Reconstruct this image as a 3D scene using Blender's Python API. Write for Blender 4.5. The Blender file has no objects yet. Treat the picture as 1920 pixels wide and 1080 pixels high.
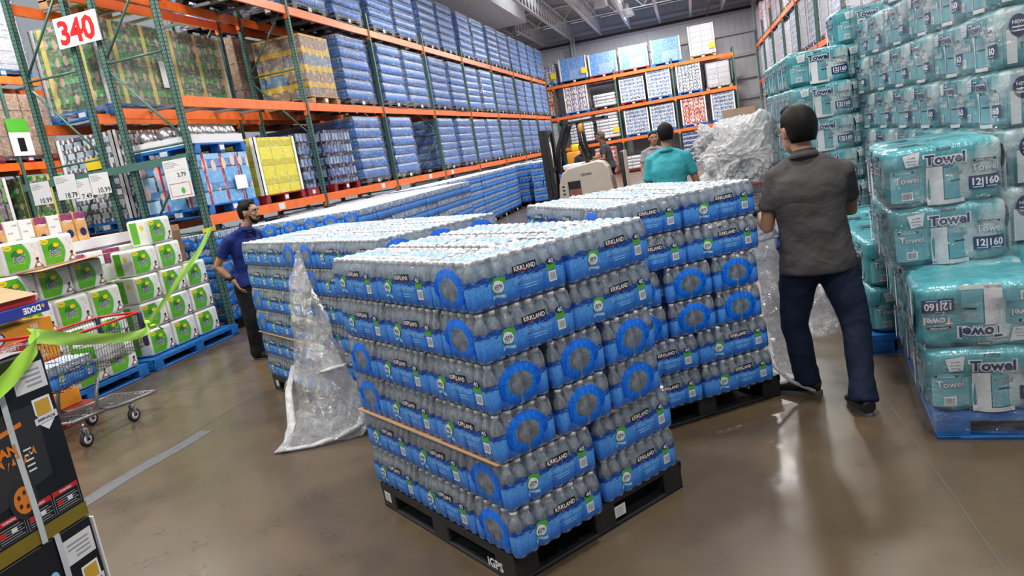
import bpy, bmesh, math, random
from math import sin, cos, pi, radians as rad, sqrt, atan2
from mathutils import Vector, Matrix, noise

random.seed(7)
SC = bpy.context.scene
COL = SC.collection

# ------------------------------------------------------------------ camera
def cam_axes(yaw, pitch, roll):
    f = Vector((-sin(yaw) * cos(pitch), cos(yaw) * cos(pitch), sin(pitch)))
    r = Vector((cos(yaw), sin(yaw), 0))
    u = r.cross(f)
    return r * cos(roll) + u * sin(roll), -r * sin(roll) + u * cos(roll), f
cr, cu, cf = cam_axes(.268035, -.17865, -.168326)
cd = bpy.data.cameras.new('camera')
cd.sensor_width = 36
cd.lens = 1368.35 / 1920 * 36
cd.clip_start = .05
cd.clip_end = 200
camera = bpy.data.objects.new('camera', cd)
COL.objects.link(camera)
M4 = Matrix((cr, cu, -cf)).transposed().to_4x4()
M4.translation = Vector((0, 0, 1.769))
camera.matrix_world = M4
SC.camera = camera

# ------------------------------------------------------------------ world and light
W = bpy.data.worlds.new('hall_daylight')
SC.world = W
W.use_nodes = True
W.node_tree.nodes['Background'].inputs[0].default_value = (.86, .92, 1, 1)
W.node_tree.nodes['Background'].inputs[1].default_value = .34
def area(name, loc, sx, sy, power, col=(1, .97, .92), rot=(0, 0, 0)):
    l = bpy.data.lights.new(name, 'AREA')
    l.shape = 'RECTANGLE'; l.size = sx; l.size_y = sy; l.energy = power; l.color = col
    o = bpy.data.objects.new(name, l); o.location = loc; o.rotation_euler = rot
    COL.objects.link(o)
    return o
LAMPS = [(-4.2, -1.5, 7.0), (1.6, -1.2, 7.0), (-4.6, 4.2, 7.0), (.9, 3.6, 7.0), (-3.2, 9.5, 7.0), (1.4, 10.5, 7.0), (-3.3, 16.5, 7.0),
         (1.2, 18, 7.0), (-3.0, 24, 7.0), (-8.2, 6.2, 7.0), (1.0, 27, 7.0), (-3.0, 32, 7.0), (-10, 11, 7.0), (1.2, 34, 7.0), (-2.2, 36, 7.0)]  # last two lamps are added to brighten the rear wall
for i, p in enumerate(LAMPS):
    area('bay_light', p, .7, .7, 210 if i < 6 else 330)
SC.view_settings.view_transform = 'Standard'
SC.view_settings.look = 'None'
SC.view_settings.exposure = .25
SC.view_settings.gamma = 1
SC.view_settings.use_curve_mapping = False
SC.cycles.max_bounces = 7
SC.cycles.diffuse_bounces = 3
SC.cycles.glossy_bounces = 3
SC.cycles.transmission_bounces = 3
SC.cycles.transparent_max_bounces = 14
SC.cycles.caustics_reflective = False
SC.cycles.caustics_refractive = False
SC.cycles.sample_clamp_indirect = 4
SC.cycles.use_adaptive_sampling = True
SC.cycles.adaptive_threshold = .03

# ------------------------------------------------------------------ node helpers
class NT:
    def __init__(s, mat):
        s.t = mat.node_tree; s.n = s.t.nodes; s.l = s.t.links
        s.n.clear()
        s.out = s.n.new('ShaderNodeOutputMaterial')
    def new(s, kind, **kw):
        n = s.n.new(kind)
        for k, v in kw.items(): setattr(n, k, v)
        return n
    def put(s, sock, v):
        if isinstance(v, bpy.types.NodeSocket): s.l.new(v, sock)
        elif v is not None:
            if sock.type == 'RGBA' and not isinstance(v, (int, float)) and len(v) == 3: v = (*v, 1)
            sock.default_value = v
    def math(s, op, a, b=None, c=None, clamp=False):
        n = s.new('ShaderNodeMath', operation=op, use_clamp=clamp)
        s.put(n.inputs[0], a)
        if b is not None: s.put(n.inputs[1], b)
        if c is not None: s.put(n.inputs[2], c)
        return n.outputs[0]
    def mix(s, f, a, b):
        n = s.new('ShaderNodeMix', data_type='RGBA')
        s.put(n.inputs[0], f); s.put(n.inputs[6], a); s.put(n.inputs[7], b)
        return n.outputs[2]
    def ramp(s, f, *stops, interp='LINEAR'):
        n = s.new('ShaderNodeValToRGB')
        n.color_ramp.interpolation = interp
        e = n.color_ramp.elements
        while len(e) < len(stops): e.new(.5)
        for i, (p, c) in enumerate(stops):
            e[i].position = p; e[i].color = (*c, 1) if len(c) == 3 else c
        s.put(n.inputs[0], f)
        return n.outputs[0]
    def noise(s, vec, scale, detail=3, rough=.55, dist=0, out=0):
        n = s.new('ShaderNodeTexNoise')
        s.put(n.inputs['Vector'], vec)
        n.inputs['Scale'].default_value = scale; n.inputs['Detail'].default_value = detail
        n.inputs['Roughness'].default_value = rough; n.inputs['Distortion'].default_value = dist
        return n.outputs[out]
    def obj(s): return s.new('ShaderNodeTexCoord').outputs['Object']
    def uv(s): return s.new('ShaderNodeTexCoord').outputs['UV']
    def sep(s, v):
        n = s.new('ShaderNodeSeparateXYZ'); s.put(n.inputs[0], v); return n.outputs
    def comb(s, x, y, z):
        n = s.new('ShaderNodeCombineXYZ')
        s.put(n.inputs[0], x); s.put(n.inputs[1], y); s.put(n.inputs[2], z); return n.outputs[0]
    def scale(s, v, xyz):
        n = s.new('ShaderNodeMapping'); s.put(n.inputs[0], v); n.inputs['Scale'].default_value = xyz; return n.outputs[0]
    def bump(s, h, strength=.3, dist=.01):
        n = s.new('ShaderNodeBump'); n.inputs['Strength'].default_value = strength
        n.inputs['Distance'].default_value = dist; s.put(n.inputs['Height'], h); return n.outputs[0]
    def pbr(s, col=None, rough=.5, metal=0, alpha=None, normal=None, spec=None, coat=None, emis=None, estr=0, trans=None, finish=True):
        n = s.new('ShaderNodeBsdfPrincipled')
        s.put(n.inputs['Base Color'], col); s.put(n.inputs['Roughness'], rough); s.put(n.inputs['Metallic'], metal)
        if alpha is not None: s.put(n.inputs['Alpha'], alpha)
        if normal is not None: s.put(n.inputs['Normal'], normal)
        if spec is not None: s.put(n.inputs['Specular IOR Level'], spec)
        if coat is not None: s.put(n.inputs['Coat Weight'], coat); n.inputs['Coat Roughness'].default_value = .12
        if trans is not None: s.put(n.inputs['Transmission Weight'], trans)
        if emis is not None: s.put(n.inputs['Emission Color'], emis); n.inputs['Emission Strength'].default_value = estr
        if finish: s.l.new(n.outputs[0], s.out.inputs[0])
        return n.outputs[0]

    def clear(s, haze, gloss=.16, rough=.07, normal=None, tint=(.97, .98, 1), white=(.85, .87, .92), trl=0, finish=True, fres=.5):
        """thin clear plastic: transparent with a glossy coat and a little milky haze"""
        tr = s.new('ShaderNodeBsdfTransparent'); s.put(tr.inputs[0], tint)
        gl = s.new('ShaderNodeBsdfGlossy'); gl.inputs['Roughness'].default_value = rough; s.put(gl.inputs['Color'], (1, 1, 1))
        df = s.new('ShaderNodeBsdfDiffuse'); s.put(df.inputs['Color'], white)
        if normal is not None: s.put(gl.inputs['Normal'], normal); s.put(df.inputs['Normal'], normal)
        lw = s.new('ShaderNodeLayerWeight'); lw.inputs[0].default_value = .35
        if normal is not None: s.put(lw.inputs['Normal'], normal)
        g = s.math('MULTIPLY_ADD', lw.outputs['Fresnel'], fres, gloss, clamp=True)
        m1 = s.new('ShaderNodeMixShader'); s.put(m1.inputs[0], g); s.l.new(tr.outputs[0], m1.inputs[1]); s.l.new(gl.outputs[0], m1.inputs[2])
        dd = df.outputs[0]
        if trl:
            tl = s.new('ShaderNodeBsdfTranslucent'); s.put(tl.inputs['Color'], white)
            mt = s.new('ShaderNodeMixShader'); mt.inputs[0].default_value = trl; s.l.new(dd, mt.inputs[1]); s.l.new(tl.outputs[0], mt.inputs[2]); dd = mt.outputs[0]
        m2 = s.new('ShaderNodeMixShader'); s.put(m2.inputs[0], haze); s.l.new(m1.outputs[0], m2.inputs[1]); s.l.new(dd, m2.inputs[2])
        if finish: s.l.new(m2.outputs[0], s.out.inputs[0])
        return m2.outputs[0]
    def mixsh(s, f, a, b, finish=True):
        m = s.new('ShaderNodeMixShader'); s.put(m.inputs[0], f); s.l.new(a, m.inputs[1]); s.l.new(b, m.inputs[2])
        if finish: s.l.new(m.outputs[0], s.out.inputs[0])
        return m.outputs[0]

MAT = {}
def newmat(name):
    m = bpy.data.materials.new(name); m.use_nodes = True
    MAT[name] = m
    return NT(m)
def flat(name, col, rough=.5, metal=0, var=.08, nscale=6, bump=0, bscale=40, alpha=None, coat=None, spec=None):
    t = newmat(name)
    o = t.obj()
    nz = t.noise(o, nscale, 4)
    lo = tuple(max(0, c * (1 - var)) for c in col); hi = tuple(min(1, c * (1 + var)) for c in col)
    c = t.ramp(nz, (.3, lo), (.7, hi))
    nr = t.bump(t.noise(o, bscale, 3), bump, .01) if bump else None
    t.pbr(c, rough, metal, alpha, nr, coat=coat, spec=spec)
    return MAT[name]

# floor: polished sealed concrete, tan and grey mottling, saw-cut joints
t = newmat('polished_concrete')
o = t.obj()
n1 = t.noise(o, .55, 5, .6, .4); n2 = t.noise(o, 3.5, 5, .65); n3 = t.noise(o, 60, 2)
c = t.ramp(n1, (.3, (.070, .052, .034)), (.5, (.112, .080, .048)), (.7, (.150, .118, .082)))
c = t.mix(t.math('MULTIPLY', t.ramp(n2, (.42, (0, 0, 0)), (.7, (1, 1, 1))), .45), c, (.155, .098, .047))
c = t.mix(t.math('MULTIPLY', n3, .25), c, (.06, .05, .04))
t.pbr(c, t.ramp(n2, (.3, (.24,) * 3), (.75, (.40,) * 3)), normal=t.bump(t.noise(o, 9, 3), .05, .004), coat=.15)
flat('joint', (.09, .085, .08), .8)
flat('floor_scuff', (.115, .12, .13), .5, var=.2, nscale=14)
flat('wall_panel', (.66, .66, .71), .55, var=.05, nscale=1)
flat('wall_dark', (.10, .10, .115), .6)
flat('girt_white', (.62, .62, .66), .5)
flat('roof_deck', (.50, .49, .48), .7)
flat('truss_white', (.78, .78, .78), .5)
flat('pipe_dark', (.05, .035, .035), .5)
# rack
t = newmat('rack_green')
o = t.obj()
t.pbr(t.mix(t.noise(o, 7, 4), (.05, .125, .105), (.085, .185, .155)), .42)
flat('rack_hole', (.004, .008, .007), .8)
t = newmat('rack_orange')
o = t.obj(); nz = t.noise(o, 5, 5)
t.pbr(t.ramp(nz, (.3, (.78, .125, .018)), (.62, (.92, .19, .035)), (.8, (.66, .12, .03))), .38)
flat('galv', (.28, .27, .28), .4, .6)
flat('white_plain', (.72, .72, .74), .5, var=.04)
flat('white_bright', (.86, .86, .86), .45, var=.02)
flat('black_plastic', (.013, .014, .016), .45, var=.3, nscale=12, bump=.1)
flat('black_ink', (.006, .006, .008), .5, var=0)
flat('navy_ink', (.008, .016, .11), .45, var=0)
flat('white_ink', (.85, .87, .9), .4, var=0)
flat('pale_blue_ink', (.28, .60, .90), .4, var=0)
flat('grey_ink', (.35, .36, .38), .5, var=0)
flat('green_ink', (.09, .42, .04), .4, var=.1)
flat('red_ink', (.62, .015, .015), .4, var=.05)
flat('yellow_ink', (.85, .62, .02), .4, var=.05)
flat('pallet_blue', (.01, .14, .46), .5, var=.35, nscale=9, bump=.15)
flat('pallet_red', (.22, .008, .012), .5, var=.3)
flat('pallet_wood', (.42, .26, .13), .7, var=.3, nscale=9, bump=.2)
flat('cardboard', (.44, .25, .13), .7, var=.1, nscale=5)
flat('cardboard_dark', (.22, .12, .07), .75, var=.15)
flat('steel', (.42, .43, .45), .28, .95)
flat('wire_grey', (.10, .11, .12), .35, .7)
flat('rubber', (.02, .02, .02), .6)
flat('red_plastic', (.55, .02, .02), .35)
flat('navy_plastic', (.03, .035, .09), .4)

# clear stretch film: thin, part see-through, crinkled
def film_mat(name, tint, alpha_lo, alpha_hi, bscale=14, bstr=.8, rough=.16, nsc=5, stretch=(1, 1, 1), bd=.03, gloss=.14, trl=0, fres=.5, streak=0):
    t = newmat(name)
    o = t.scale(t.obj(), stretch)
    a = t.ramp(t.noise(o, nsc, 5, .65, .6), (.35, (alpha_lo,) * 3), (.68, (alpha_hi,) * 3))
    b = t.bump(t.noise(o, bscale, 5, .7, 1.2), bstr, bd)
    if streak:
        sk = t.ramp(t.noise(t.scale(t.obj(), (3, 3, 22)), 1, 4, .6, 1.5), (.56, (0,) * 3), (.66, (streak,) * 3)); a = t.math('MAXIMUM', a, sk)
    t.clear(a, gloss, rough, b, white=tint, trl=trl, fres=fres)
film_mat('stretch_film', (.84, .86, .92), .0, .16, 9, 1, .16, 5, (.8, .8, 3.4), bd=.05, gloss=.06, fres=.12, streak=.5)
film_mat('loose_film', (.88, .89, .92), .04, .42, 13, 1, .08, 11, bd=.06, gloss=.20, trl=.4)
film_mat('bulk_film', (.97, .97, .99), .80, 1.0, 13, 1, .15, 7, bd=.05, gloss=.12, trl=.25)
film_mat('towel_film', (.86, .93, .94), .0, .05, 8, .9, .12, 3.5, (1, 1, 1.6), gloss=.05, fres=.3)

# water bottle plastic
t = newmat('bottle_pet')
o = t.obj()
t.clear(.46, .12, .05, white=(.66, .84, 1.0), tint=(.90, .96, 1), trl=.35, normal=t.bump(t.noise(t.scale(o, (1, 1, 3)), 45, 2), .35, .01))
flat('bottle_cap', (.84, .85, .88), .35, var=.02)

def film_nodes(t, kind):
    """printed shrink film of a water case; UV is in metres, u from the middle of the side, v up from the bottom"""
    s = t.sep(t.uv()); u, v = s[0], s[1]
    o = t.obj()
    uvv = t.comb(u, v, 0)
    w1 = t.noise(t.scale(uvv, (14, 14, 1)), 1, 4, .6, .5)
    wave = t.math('ADD', t.math('MULTIPLY', w1, .05), .098)          # top edge of the print
    inprint = t.math('LESS_THAN', v, wave)
    body = t.ramp(t.math('DIVIDE', v, .12), (0, (.004, .10, .62)), (.3, (.010, .20, .86)), (.75, (.08, .38, .98)), (.95, (.02, .20, .75)))
    side = t.noise(t.scale(uvv, (6, 9, 1)), 1, 2)
    body = t.mix(t.math('MULTIPLY', side, .5), body, (.16, .46, 1.0))
    splash = t.math('GREATER_THAN', v, t.math('SUBTRACT', wave, t.math('MULTIPLY_ADD', t.noise(t.scale(uvv, (30, 30, 1)), 1, 3), .03, .009)))
    sc = t.ramp(t.noise(t.scale(uvv, (55, 75, 1)), 1, 4, .6, 1.5), (.38, (.004, .03, .24)), (.55, (.012, .10, .50)), (.68, (.15, .42, .85)))
    col = t.mix(splash, body, sc)
    clearc = (.78, .83, .9)
    b = t.bump(t.noise(t.scale(o, (1, 1, .35)), 60, 4, .68, 1.0), .9, .012)
    ca = t.ramp(t.noise(o, 26, 4), (.42, (.02,) * 3), (.72, (.26,) * 3))
    alpha = inprint
    col = t.mix(inprint, clearc, col)
    if kind == 'end':
        dx = t.math('DIVIDE', u, .110); dz = t.math('DIVIDE', t.math('SUBTRACT', v, .093), .086)
        r = t.math('SQRT', t.math('ADD', t.math('MULTIPLY', dx, dx), t.math('MULTIPLY', dz, dz)))
        ring = t.math('LESS_THAN', r, 1.0); hole = t.math('LESS_THAN', r, .57)
        slit = t.math('MULTIPLY', t.math('LESS_THAN', t.math('ABSOLUTE', u), .006), t.math('LESS_THAN', v, .05))
        hole = t.math('MAXIMUM', hole, slit)
        rc = t.ramp(r, (.6, (.0, .22, 1.0)), (1, (.0, .15, .85)))
        col = t.mix(ring, col, rc)
        col = t.mix(hole, col, clearc)
        alpha = t.math('MAXIMUM', alpha, ring)
        alpha = t.math('MULTIPLY', alpha, t.math('SUBTRACT', 1, hole))
    return col, alpha, b, ca
for k in ('side', 'end'):
    t = newmat('case_film_' + k)
    col, alpha, b, ca = film_nodes(t, k)
    t.mixsh(alpha, t.clear(ca, .11, .06, b, finish=False), t.pbr(col, .22, normal=b, spec=.6, finish=False))
t = newmat('case_film_top')
s = t.sep(t.uv()); o = t.obj()
uvv = t.comb(s[0], s[1], 0)
strip = t.math('LESS_THAN', t.math('ABSOLUTE', t.math('SUBTRACT', s[1], .0)), t.math('MULTIPLY_ADD', t.noise(t.scale(uvv, (9, 9, 1)), 1, 3), .13, -.01))
lb = t.ramp(t.noise(t.scale(uvv, (28, 28, 1)), 1, 3, .6, 1), (.4, (.10, .34, .80)), (.6, (.35, .64, .95)))
col = t.mix(strip, (.84, .87, .93), lb)
ca = t.ramp(t.noise(o, 19, 5, .7), (.36, (.08,) * 3), (.64, (.72,) * 3))
bb = t.bump(t.noise(o, 34, 4, .65, 1.4), 1, .010)
t.mixsh(t.math('MULTIPLY', strip, .75), t.clear(ca, .16, .09, bb, finish=False), t.pbr(col, .25, normal=bb, spec=.6, finish=False))
# far version of the same case: no see-through
for k in ('side', 'end'):
    t = newmat('far_film_' + k)
    col, alpha, b, ca = film_nodes(t, k)
    cz = t.ramp(t.noise(t.scale(t.obj(), (1, 1, .6)), 60, 3, .6, .8), (.40, (.05, .12, .24)), (.56, (.20, .30, .44)), (.66, (.75, .80, .88)))  # pale specks paint the sparkle of the clear film
    t.pbr(t.mix(alpha, cz, col), .2, normal=b, spec=.8)
t = newmat('far_film_top')
o = t.obj()
t.pbr(t.ramp(t.noise(o, 26, 3, .6, .6), (.36, (.10, .32, .75)), (.46, (.40, .50, .66)), (.60, (.80, .82, .88))), .3, normal=t.bump(t.noise(o, 40, 3), .5, .006))
# water stack seen under stretch wrap (layers every 21 cm)
t = newmat('wrapped_cases')
s = t.sep(t.obj())
zz = t.math('FRACT', t.math('DIVIDE', t.math('SUBTRACT', s[2], .14), .21))
o = t.obj()
nz = t.noise(t.scale(o, (9, 9, 9)), 1, 4, .6, .4)
lay = t.ramp(t.math('ADD', zz, t.math('MULTIPLY', t.math('SUBTRACT', nz, .5), .22)), (0, (.006, .12, .50)), (.25, (.012, .22, .80)), (.5, (.05, .34, .90)), (.58, (.006, .08, .40)), (.68, (.16, .30, .50)), (.86, (.26, .40, .60)), (.97, (.03, .08, .18)))
uu = t.math('ADD', s[0], s[1])
st = t.math('ABSOLUTE', t.math('SINE', t.math('MULTIPLY', uu, pi / .0625)))
lay = t.mix(t.math('MULTIPLY', t.math('SUBTRACT', 1, st), .75), lay, (.008, .05, .20))  # shade between neighbouring bottles, painted into the colour
spk = t.ramp(t.noise(t.scale(o, (34, 34, 26)), 1, 2), (.60, (0,) * 3), (.66, (1,) * 3))
lay = t.mix(t.math('MULTIPLY', spk, .7), lay, (.70, .78, .88))  # white specks are painted glints
col = t.mix(t.math('MULTIPLY', t.ramp(t.noise(o, 5, 3), (.5, (0,) * 3), (.7, (1,) * 3)), .5), lay, (.0, .26, .95))
t.pbr(col, .3, spec=.6)

# ------------------------------------------------------------------ mesh helpers
def I(v): return v
class MB:
    """collects geometry and links it as one mesh object"""
    def __init__(s):
        s.v = []; s.f = []; s.m = []; s.mats = []; s.uv = {}; s.sm = []
    def mi(s, m):
        if m not in s.mats: s.mats.append(m)
        return s.mats.index(m)
    def add(s, vs, fs, m, smooth=False, xf=None, uvs=None):
        b = len(s.v)
        if xf is not None: vs = [xf @ Vector(p) for p in vs]
        s.v += [tuple(p) for p in vs]
        k = s.mi(m)
        for i, f in enumerate(fs):
            if uvs is not None: s.uv[len(s.f)] = [uvs[j] for j in f]
            s.f.append([b + j for j in f]); s.m.append(k); s.sm.append(smooth)
    def box(s, x0, x1, y0, y1, z0, z1, m, xf=None):
        vs = [(x, y, z) for z in (z0, z1) for y in (y0, y1) for x in (x0, x1)]
        s.add(vs, [(0, 2, 3, 1), (4, 5, 7, 6), (0, 1, 5, 4), (2, 6, 7, 3), (0, 4, 6, 2), (1, 3, 7, 5)], m, xf=xf)
    def rbox(s, x0, x1, y0, y1, z0, z1, r, m, seg=3, xf=None, smooth=True):
        """box with rounded edges (superellipse grid)"""
        bm = bmesh.new()
        bmesh.ops.create_cube(bm, size=1)
        for v in bm.verts:
            v.co = Vector(((x0 + x1) / 2 + v.co.x * (x1 - x0), (y0 + y1) / 2 + v.co.y * (y1 - y0), (z0 + z1) / 2 + v.co.z * (z1 - z0)))
        bmesh.ops.bevel(bm, geom=bm.edges[:], offset=r, segments=seg, profile=.5, affect='EDGES')
        s.bm(bm, m, xf, smooth)
    def bm(s, bm, m, xf=None, smooth=True):
        bm.verts.index_update()
        s.add([v.co.copy() for v in bm.verts], [[v.index for v in f.verts] for f in bm.faces], m, smooth, xf)
        bm.free()
    def tube(s, pts, r, m, n=8, caps=True, flat=None, xf=None, closed=False):
        """tube along a polyline; r number or list, entries may be (ra, rb); flat = side direction for the first radius"""
        P = [Vector(p) for p in pts]; N = len(P)
        R = r if isinstance(r, (list, tuple)) else [r] * N
        vs = []; side = None
        for i, p in enumerate(P):
            if closed: d = P[(i + 1) % N] - P[i - 1]
            else: d = P[min(i + 1, N - 1)] - P[max(i - 1, 0)]
            if d.length < 1e-9: d = Vector((0, 0, 1))
            d.normalize()
            if flat is not None: a = Vector(flat)
            elif side is None: a = Vector((1, 0, 0)) if abs(d.x) < .8 else Vector((0, 1, 0))
            else: a = side
            a = a - d * a.dot(d); a.normalize(); side = a
            b = d.cross(a)
            ra, rb = R[i] if isinstance(R[i], (tuple, list)) else (R[i], R[i])
            for k in range(n):
                t = 2 * pi * k / n
                vs.append(p + a * ra * cos(t) + b * rb * sin(t))
        fs = []
        for i in range(N if closed else N - 1):
            j = (i + 1) % N
            for k in range(n):
                q = (k + 1) % n
                fs.append((i * n + k, i * n + q, j * n + q, j * n + k))
        if caps and not closed:
            fs.append(list(range(n))[::-1]); fs.append([(N - 1) * n + k for k in range(n)])
        s.add(vs, fs, m, True, xf)
    def cyl(s, p0, p1, r, m, n=12, r1=None, xf=None):
        s.tube([p0, p1], [r, r if r1 is None else r1], m, n, xf=xf)
    def lathe(s, prof, m, n=12, c=(0, 0, 0), xf=None, smooth=True, ms=None):
        """prof = [(radius, z)]"""
        vs = []
        for r, z in prof:
            for k in range(n):
                t = 2 * pi * k / n
                vs.append((c[0] + r * cos(t), c[1] + r * sin(t), c[2] + z))
        for i in range(len(prof) - 1):
            fs = [(i * n + k, i * n + (k + 1) % n, (i + 1) * n + (k + 1) % n, (i + 1) * n + k) for k in range(n)]
            if i == 0:
                base = len(s.v); s.v += [tuple(xf @ Vector(p)) if xf is not None else p for p in vs]
            k_ = s.mi(ms[i] if ms else m)
            for f in fs: s.f.append([base + j for j in f]); s.m.append(k_); s.sm.append(smooth)
        k_ = s.mi(ms[-1] if ms else m)
        s.f.append([base + (len(prof) - 1) * n + k for k in range(n)]); s.m.append(k_); s.sm.append(False)
        s.f.append([base + k for k in range(n)][::-1]); s.m.append(s.mi(ms[0] if ms else m)); s.sm.append(False)
    def ball(s, c, r, m, seg=16, ring=10, xf=None):
        rx, ry, rz = r if isinstance(r, (tuple, list)) else (r, r, r)
        vs = []; fs = []
        for i in range(ring + 1):
            a = pi * i / ring
            for k in range(seg):
                t = 2 * pi * k / seg
                vs.append((c[0] + rx * sin(a) * cos(t), c[1] + ry * sin(a) * sin(t), c[2] - rz * cos(a)))
        for i in range(ring):
            for k in range(seg):
                q = (k + 1) % seg
                fs.append((i * seg + k, i * seg + q, (i + 1) * seg + q, (i + 1) * seg + k))
        s.add(vs, fs, m, True, xf)
    def grid(s, fn, nu, nv, m, smooth=True, uv=None, closeu=False):
        """fn(i/nu, j/nv) -> point"""
        vs = []; uvs = [] if uv else None
        cu_ = nu if closeu else nu + 1
        for j in range(nv + 1):
            for i in range(cu_):
                a, b = i / nu, j / nv
                vs.append(fn(a, b))
                if uv: uvs.append(uv(a, b))
        fs = []
        for j in range(nv):
            for i in range(nu):
                q = (i + 1) % cu_
                fs.append((j * cu_ + i, j * cu_ + q, (j + 1) * cu_ + q, (j + 1) * cu_ + i))
        s.add(vs, fs, m, smooth, uvs=uvs)
    def quad(s, a, b, c, d, m): s.add([a, b, c, d], [(0, 1, 2, 3)], m)
    def poly2(s, pts, fn, m):
        """flat polygon in decal space"""
        s.add([fn(x, y) for x, y in pts], [list(range(len(pts)))], m)
    def rect2(s, x0, x1, y0, y1, fn, m, nu=1, nv=1):
        s.grid(lambda a, b: fn(x0 + (x1 - x0) * a, y0 + (y1 - y0) * b), nu, nv, m, False)
    def disc2(s, cx, cy, rx, ry, fn, m, n=20):
        vs = [fn(cx, cy)]; rr = (.35, .7, 1)
        for q in rr: vs += [fn(cx + q * rx * cos(2 * pi * k / n), cy + q * ry * sin(2 * pi * k / n)) for k in range(n)]
        fs = [(0, 1 + k, 1 + (k + 1) % n) for k in range(n)]
        for j in range(2): fs += [(1 + j * n + k, 1 + (j + 1) * n + k, 1 + (j + 1) * n + (k + 1) % n, 1 + j * n + (k + 1) % n) for k in range(n)]
        s.add(vs, fs, m)
    def text2(s, txt, cx, cy, h, fn, m, bold=.0, wid=None, flip=False, shear=0):
        """text centred at cx, cy, capital height h, optional total width"""
        vs, fs, tw, th = glyphs(txt, bold, shear)
        if tw <= 0: return
        k = h / .70; kx = (wid / tw) if wid else k
        sg = -1 if flip else 1
        s.add([fn(cx + sg * (x - tw / 2) * kx, cy + sg * (y - .35) * k) for x, y in vs], fs, m)
    def build(s, name, parent=None, loc=None, rot=None, mods=None, mw=None):
        me = bpy.data.meshes.new(name)
        me.from_pydata(s.v, [], s.f)
        for m in s.mats: me.materials.append(MAT[m])
        me.polygons.foreach_set('material_index', s.m)
        me.polygons.foreach_set('use_smooth', s.sm)
        if s.uv:
            l = me.uv_layers.new(name='uv')
            for p in me.polygons:
                uvs = s.uv.get(p.index)
                if uvs:
                    for li, q in zip(p.loop_indices, uvs): l.data[li].uv = q
        me.update()
        o = bpy.data.objects.new(name, me)
        COL.objects.link(o)
        if parent is not None: o.parent = parent
        if loc is not None: o.location = loc
        if rot is not None: o.rotation_euler = rot if isinstance(rot, (tuple, list)) else (0, 0, rot)
        return o

_G = {}
def glyphs(txt, bold=0., shear=0):
    key = (txt, bold, shear)
    if key in _G: return _G[key]
    cu_ = bpy.data.curves.new('t', 'FONT'); cu_.body = txt; cu_.size = 1; cu_.resolution_u = 2; cu_.offset = bold; cu_.shear = shear
    ob = bpy.data.objects.new('t', cu_)
    me = ob.to_mesh()
    vs = [(v.co.x, v.co.y) for v in me.vertices]; fs = [list(p.vertices) for p in me.polygons]
    ob.to_mesh_clear()
    bpy.data.objects.remove(ob); bpy.data.curves.remove(cu_)
    if not vs: r = ([], [], 0, 0)
    else:
        x0 = min(x for x, y in vs); x1 = max(x for x, y in vs)
        vs = [(x - x0, y) for x, y in vs]
        r = (vs, fs, x1 - x0, .7)
    _G[key] = r
    return r

def tag(o, label=None, cat=None, group=None, kind=None):
    if label: o['label'] = label
    if cat: o['category'] = cat
    if group: o['group'] = group
    if kind: o['kind'] = kind
    return o
def empty(name, loc=(0, 0, 0), rz=0, label=None, cat=None, group=None):
    o = bpy.data.objects.new(name, None)
    o.location = loc; o.rotation_euler = (0, 0, rz); o.empty_display_size = .1
    COL.objects.link(o)
    return tag(o, label, cat, group)
CH = {}
def kids(o): return [c for c in bpy.data.objects if c.parent == o]
def copy_tree(o, loc=None, rz=None, parent=None, tree=None):
    """tree = cached nested list (object, [children...])"""
    if tree is None: tree = snapshot(o)
    ob, ch = tree
    c = ob.copy(); COL.objects.link(c)
    if parent is not None: c.parent = parent
    for k in ch: copy_tree(k[0], parent=c, tree=k)
    if loc is not None: c.location = loc
    if rz is not None: c.rotation_euler = (0, 0, rz)
    return c
def snapshot(o): return (o, [snapshot(k) for k in kids(o)])
def planefn(origin, ux, uy, off=0):
    """decal mapping onto a plane: origin + x*ux + y*uy + off*normal"""
    o = Vector(origin); a = Vector(ux).normalized(); b = Vector(uy).normalized(); n = a.cross(b)
    return lambda x, y, e=0: o + a * x + b * y + n * (off + e)
def struct(o): o['kind'] = 'structure'; return o
ORD = ['top', 'second', 'third', 'fourth', 'fifth', 'bottom']
ORDN = ['first', 'second', 'third', 'fourth', 'fifth', 'sixth', 'seventh', 'eighth', 'ninth', 'tenth', 'eleventh', 'twelfth',
        'thirteenth', 'fourteenth', 'fifteenth', 'sixteenth']

# ------------------------------------------------------------------ the building
b = MB(); b.box(-16, 7, -4, 40.2, -.1, 0, 'polished_concrete'); struct(b.build('floor'))
b = MB()
for (x0, y0, x1, y1) in [(-4.16, -3, -4.16, 8.5), (-6.3, 5.9, 3, 6.9), (.9, -3, 1.0, 40), (-4.16, 8.5, -3.9, 40), (-16, 15, 7, 15)]:
    d = Vector((x1 - x0, y1 - y0, 0)).normalized(); n = Vector((-d.y, d.x, 0)) * .004
    a, c_ = Vector((x0, y0, .0015)), Vector((x1, y1, .0015))
    b.quad(a - n, c_ - n, c_ + n, a + n, 'joint')
struct(b.build('floor_joint'))
b = MB()
P = [(-4.30, 3.1), (-4.06, 3.1), (-3.98, 4.75), (-4.18, 4.78)]
b.grid(lambda a, c: (-4.23 + .10 * c + .14 * a + .012 * sin(9 * c), 3.2 + 1.6 * c, .002), 6, 20, 'floor_scuff', False)
struct(b.build('floor_mark'))

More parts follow.
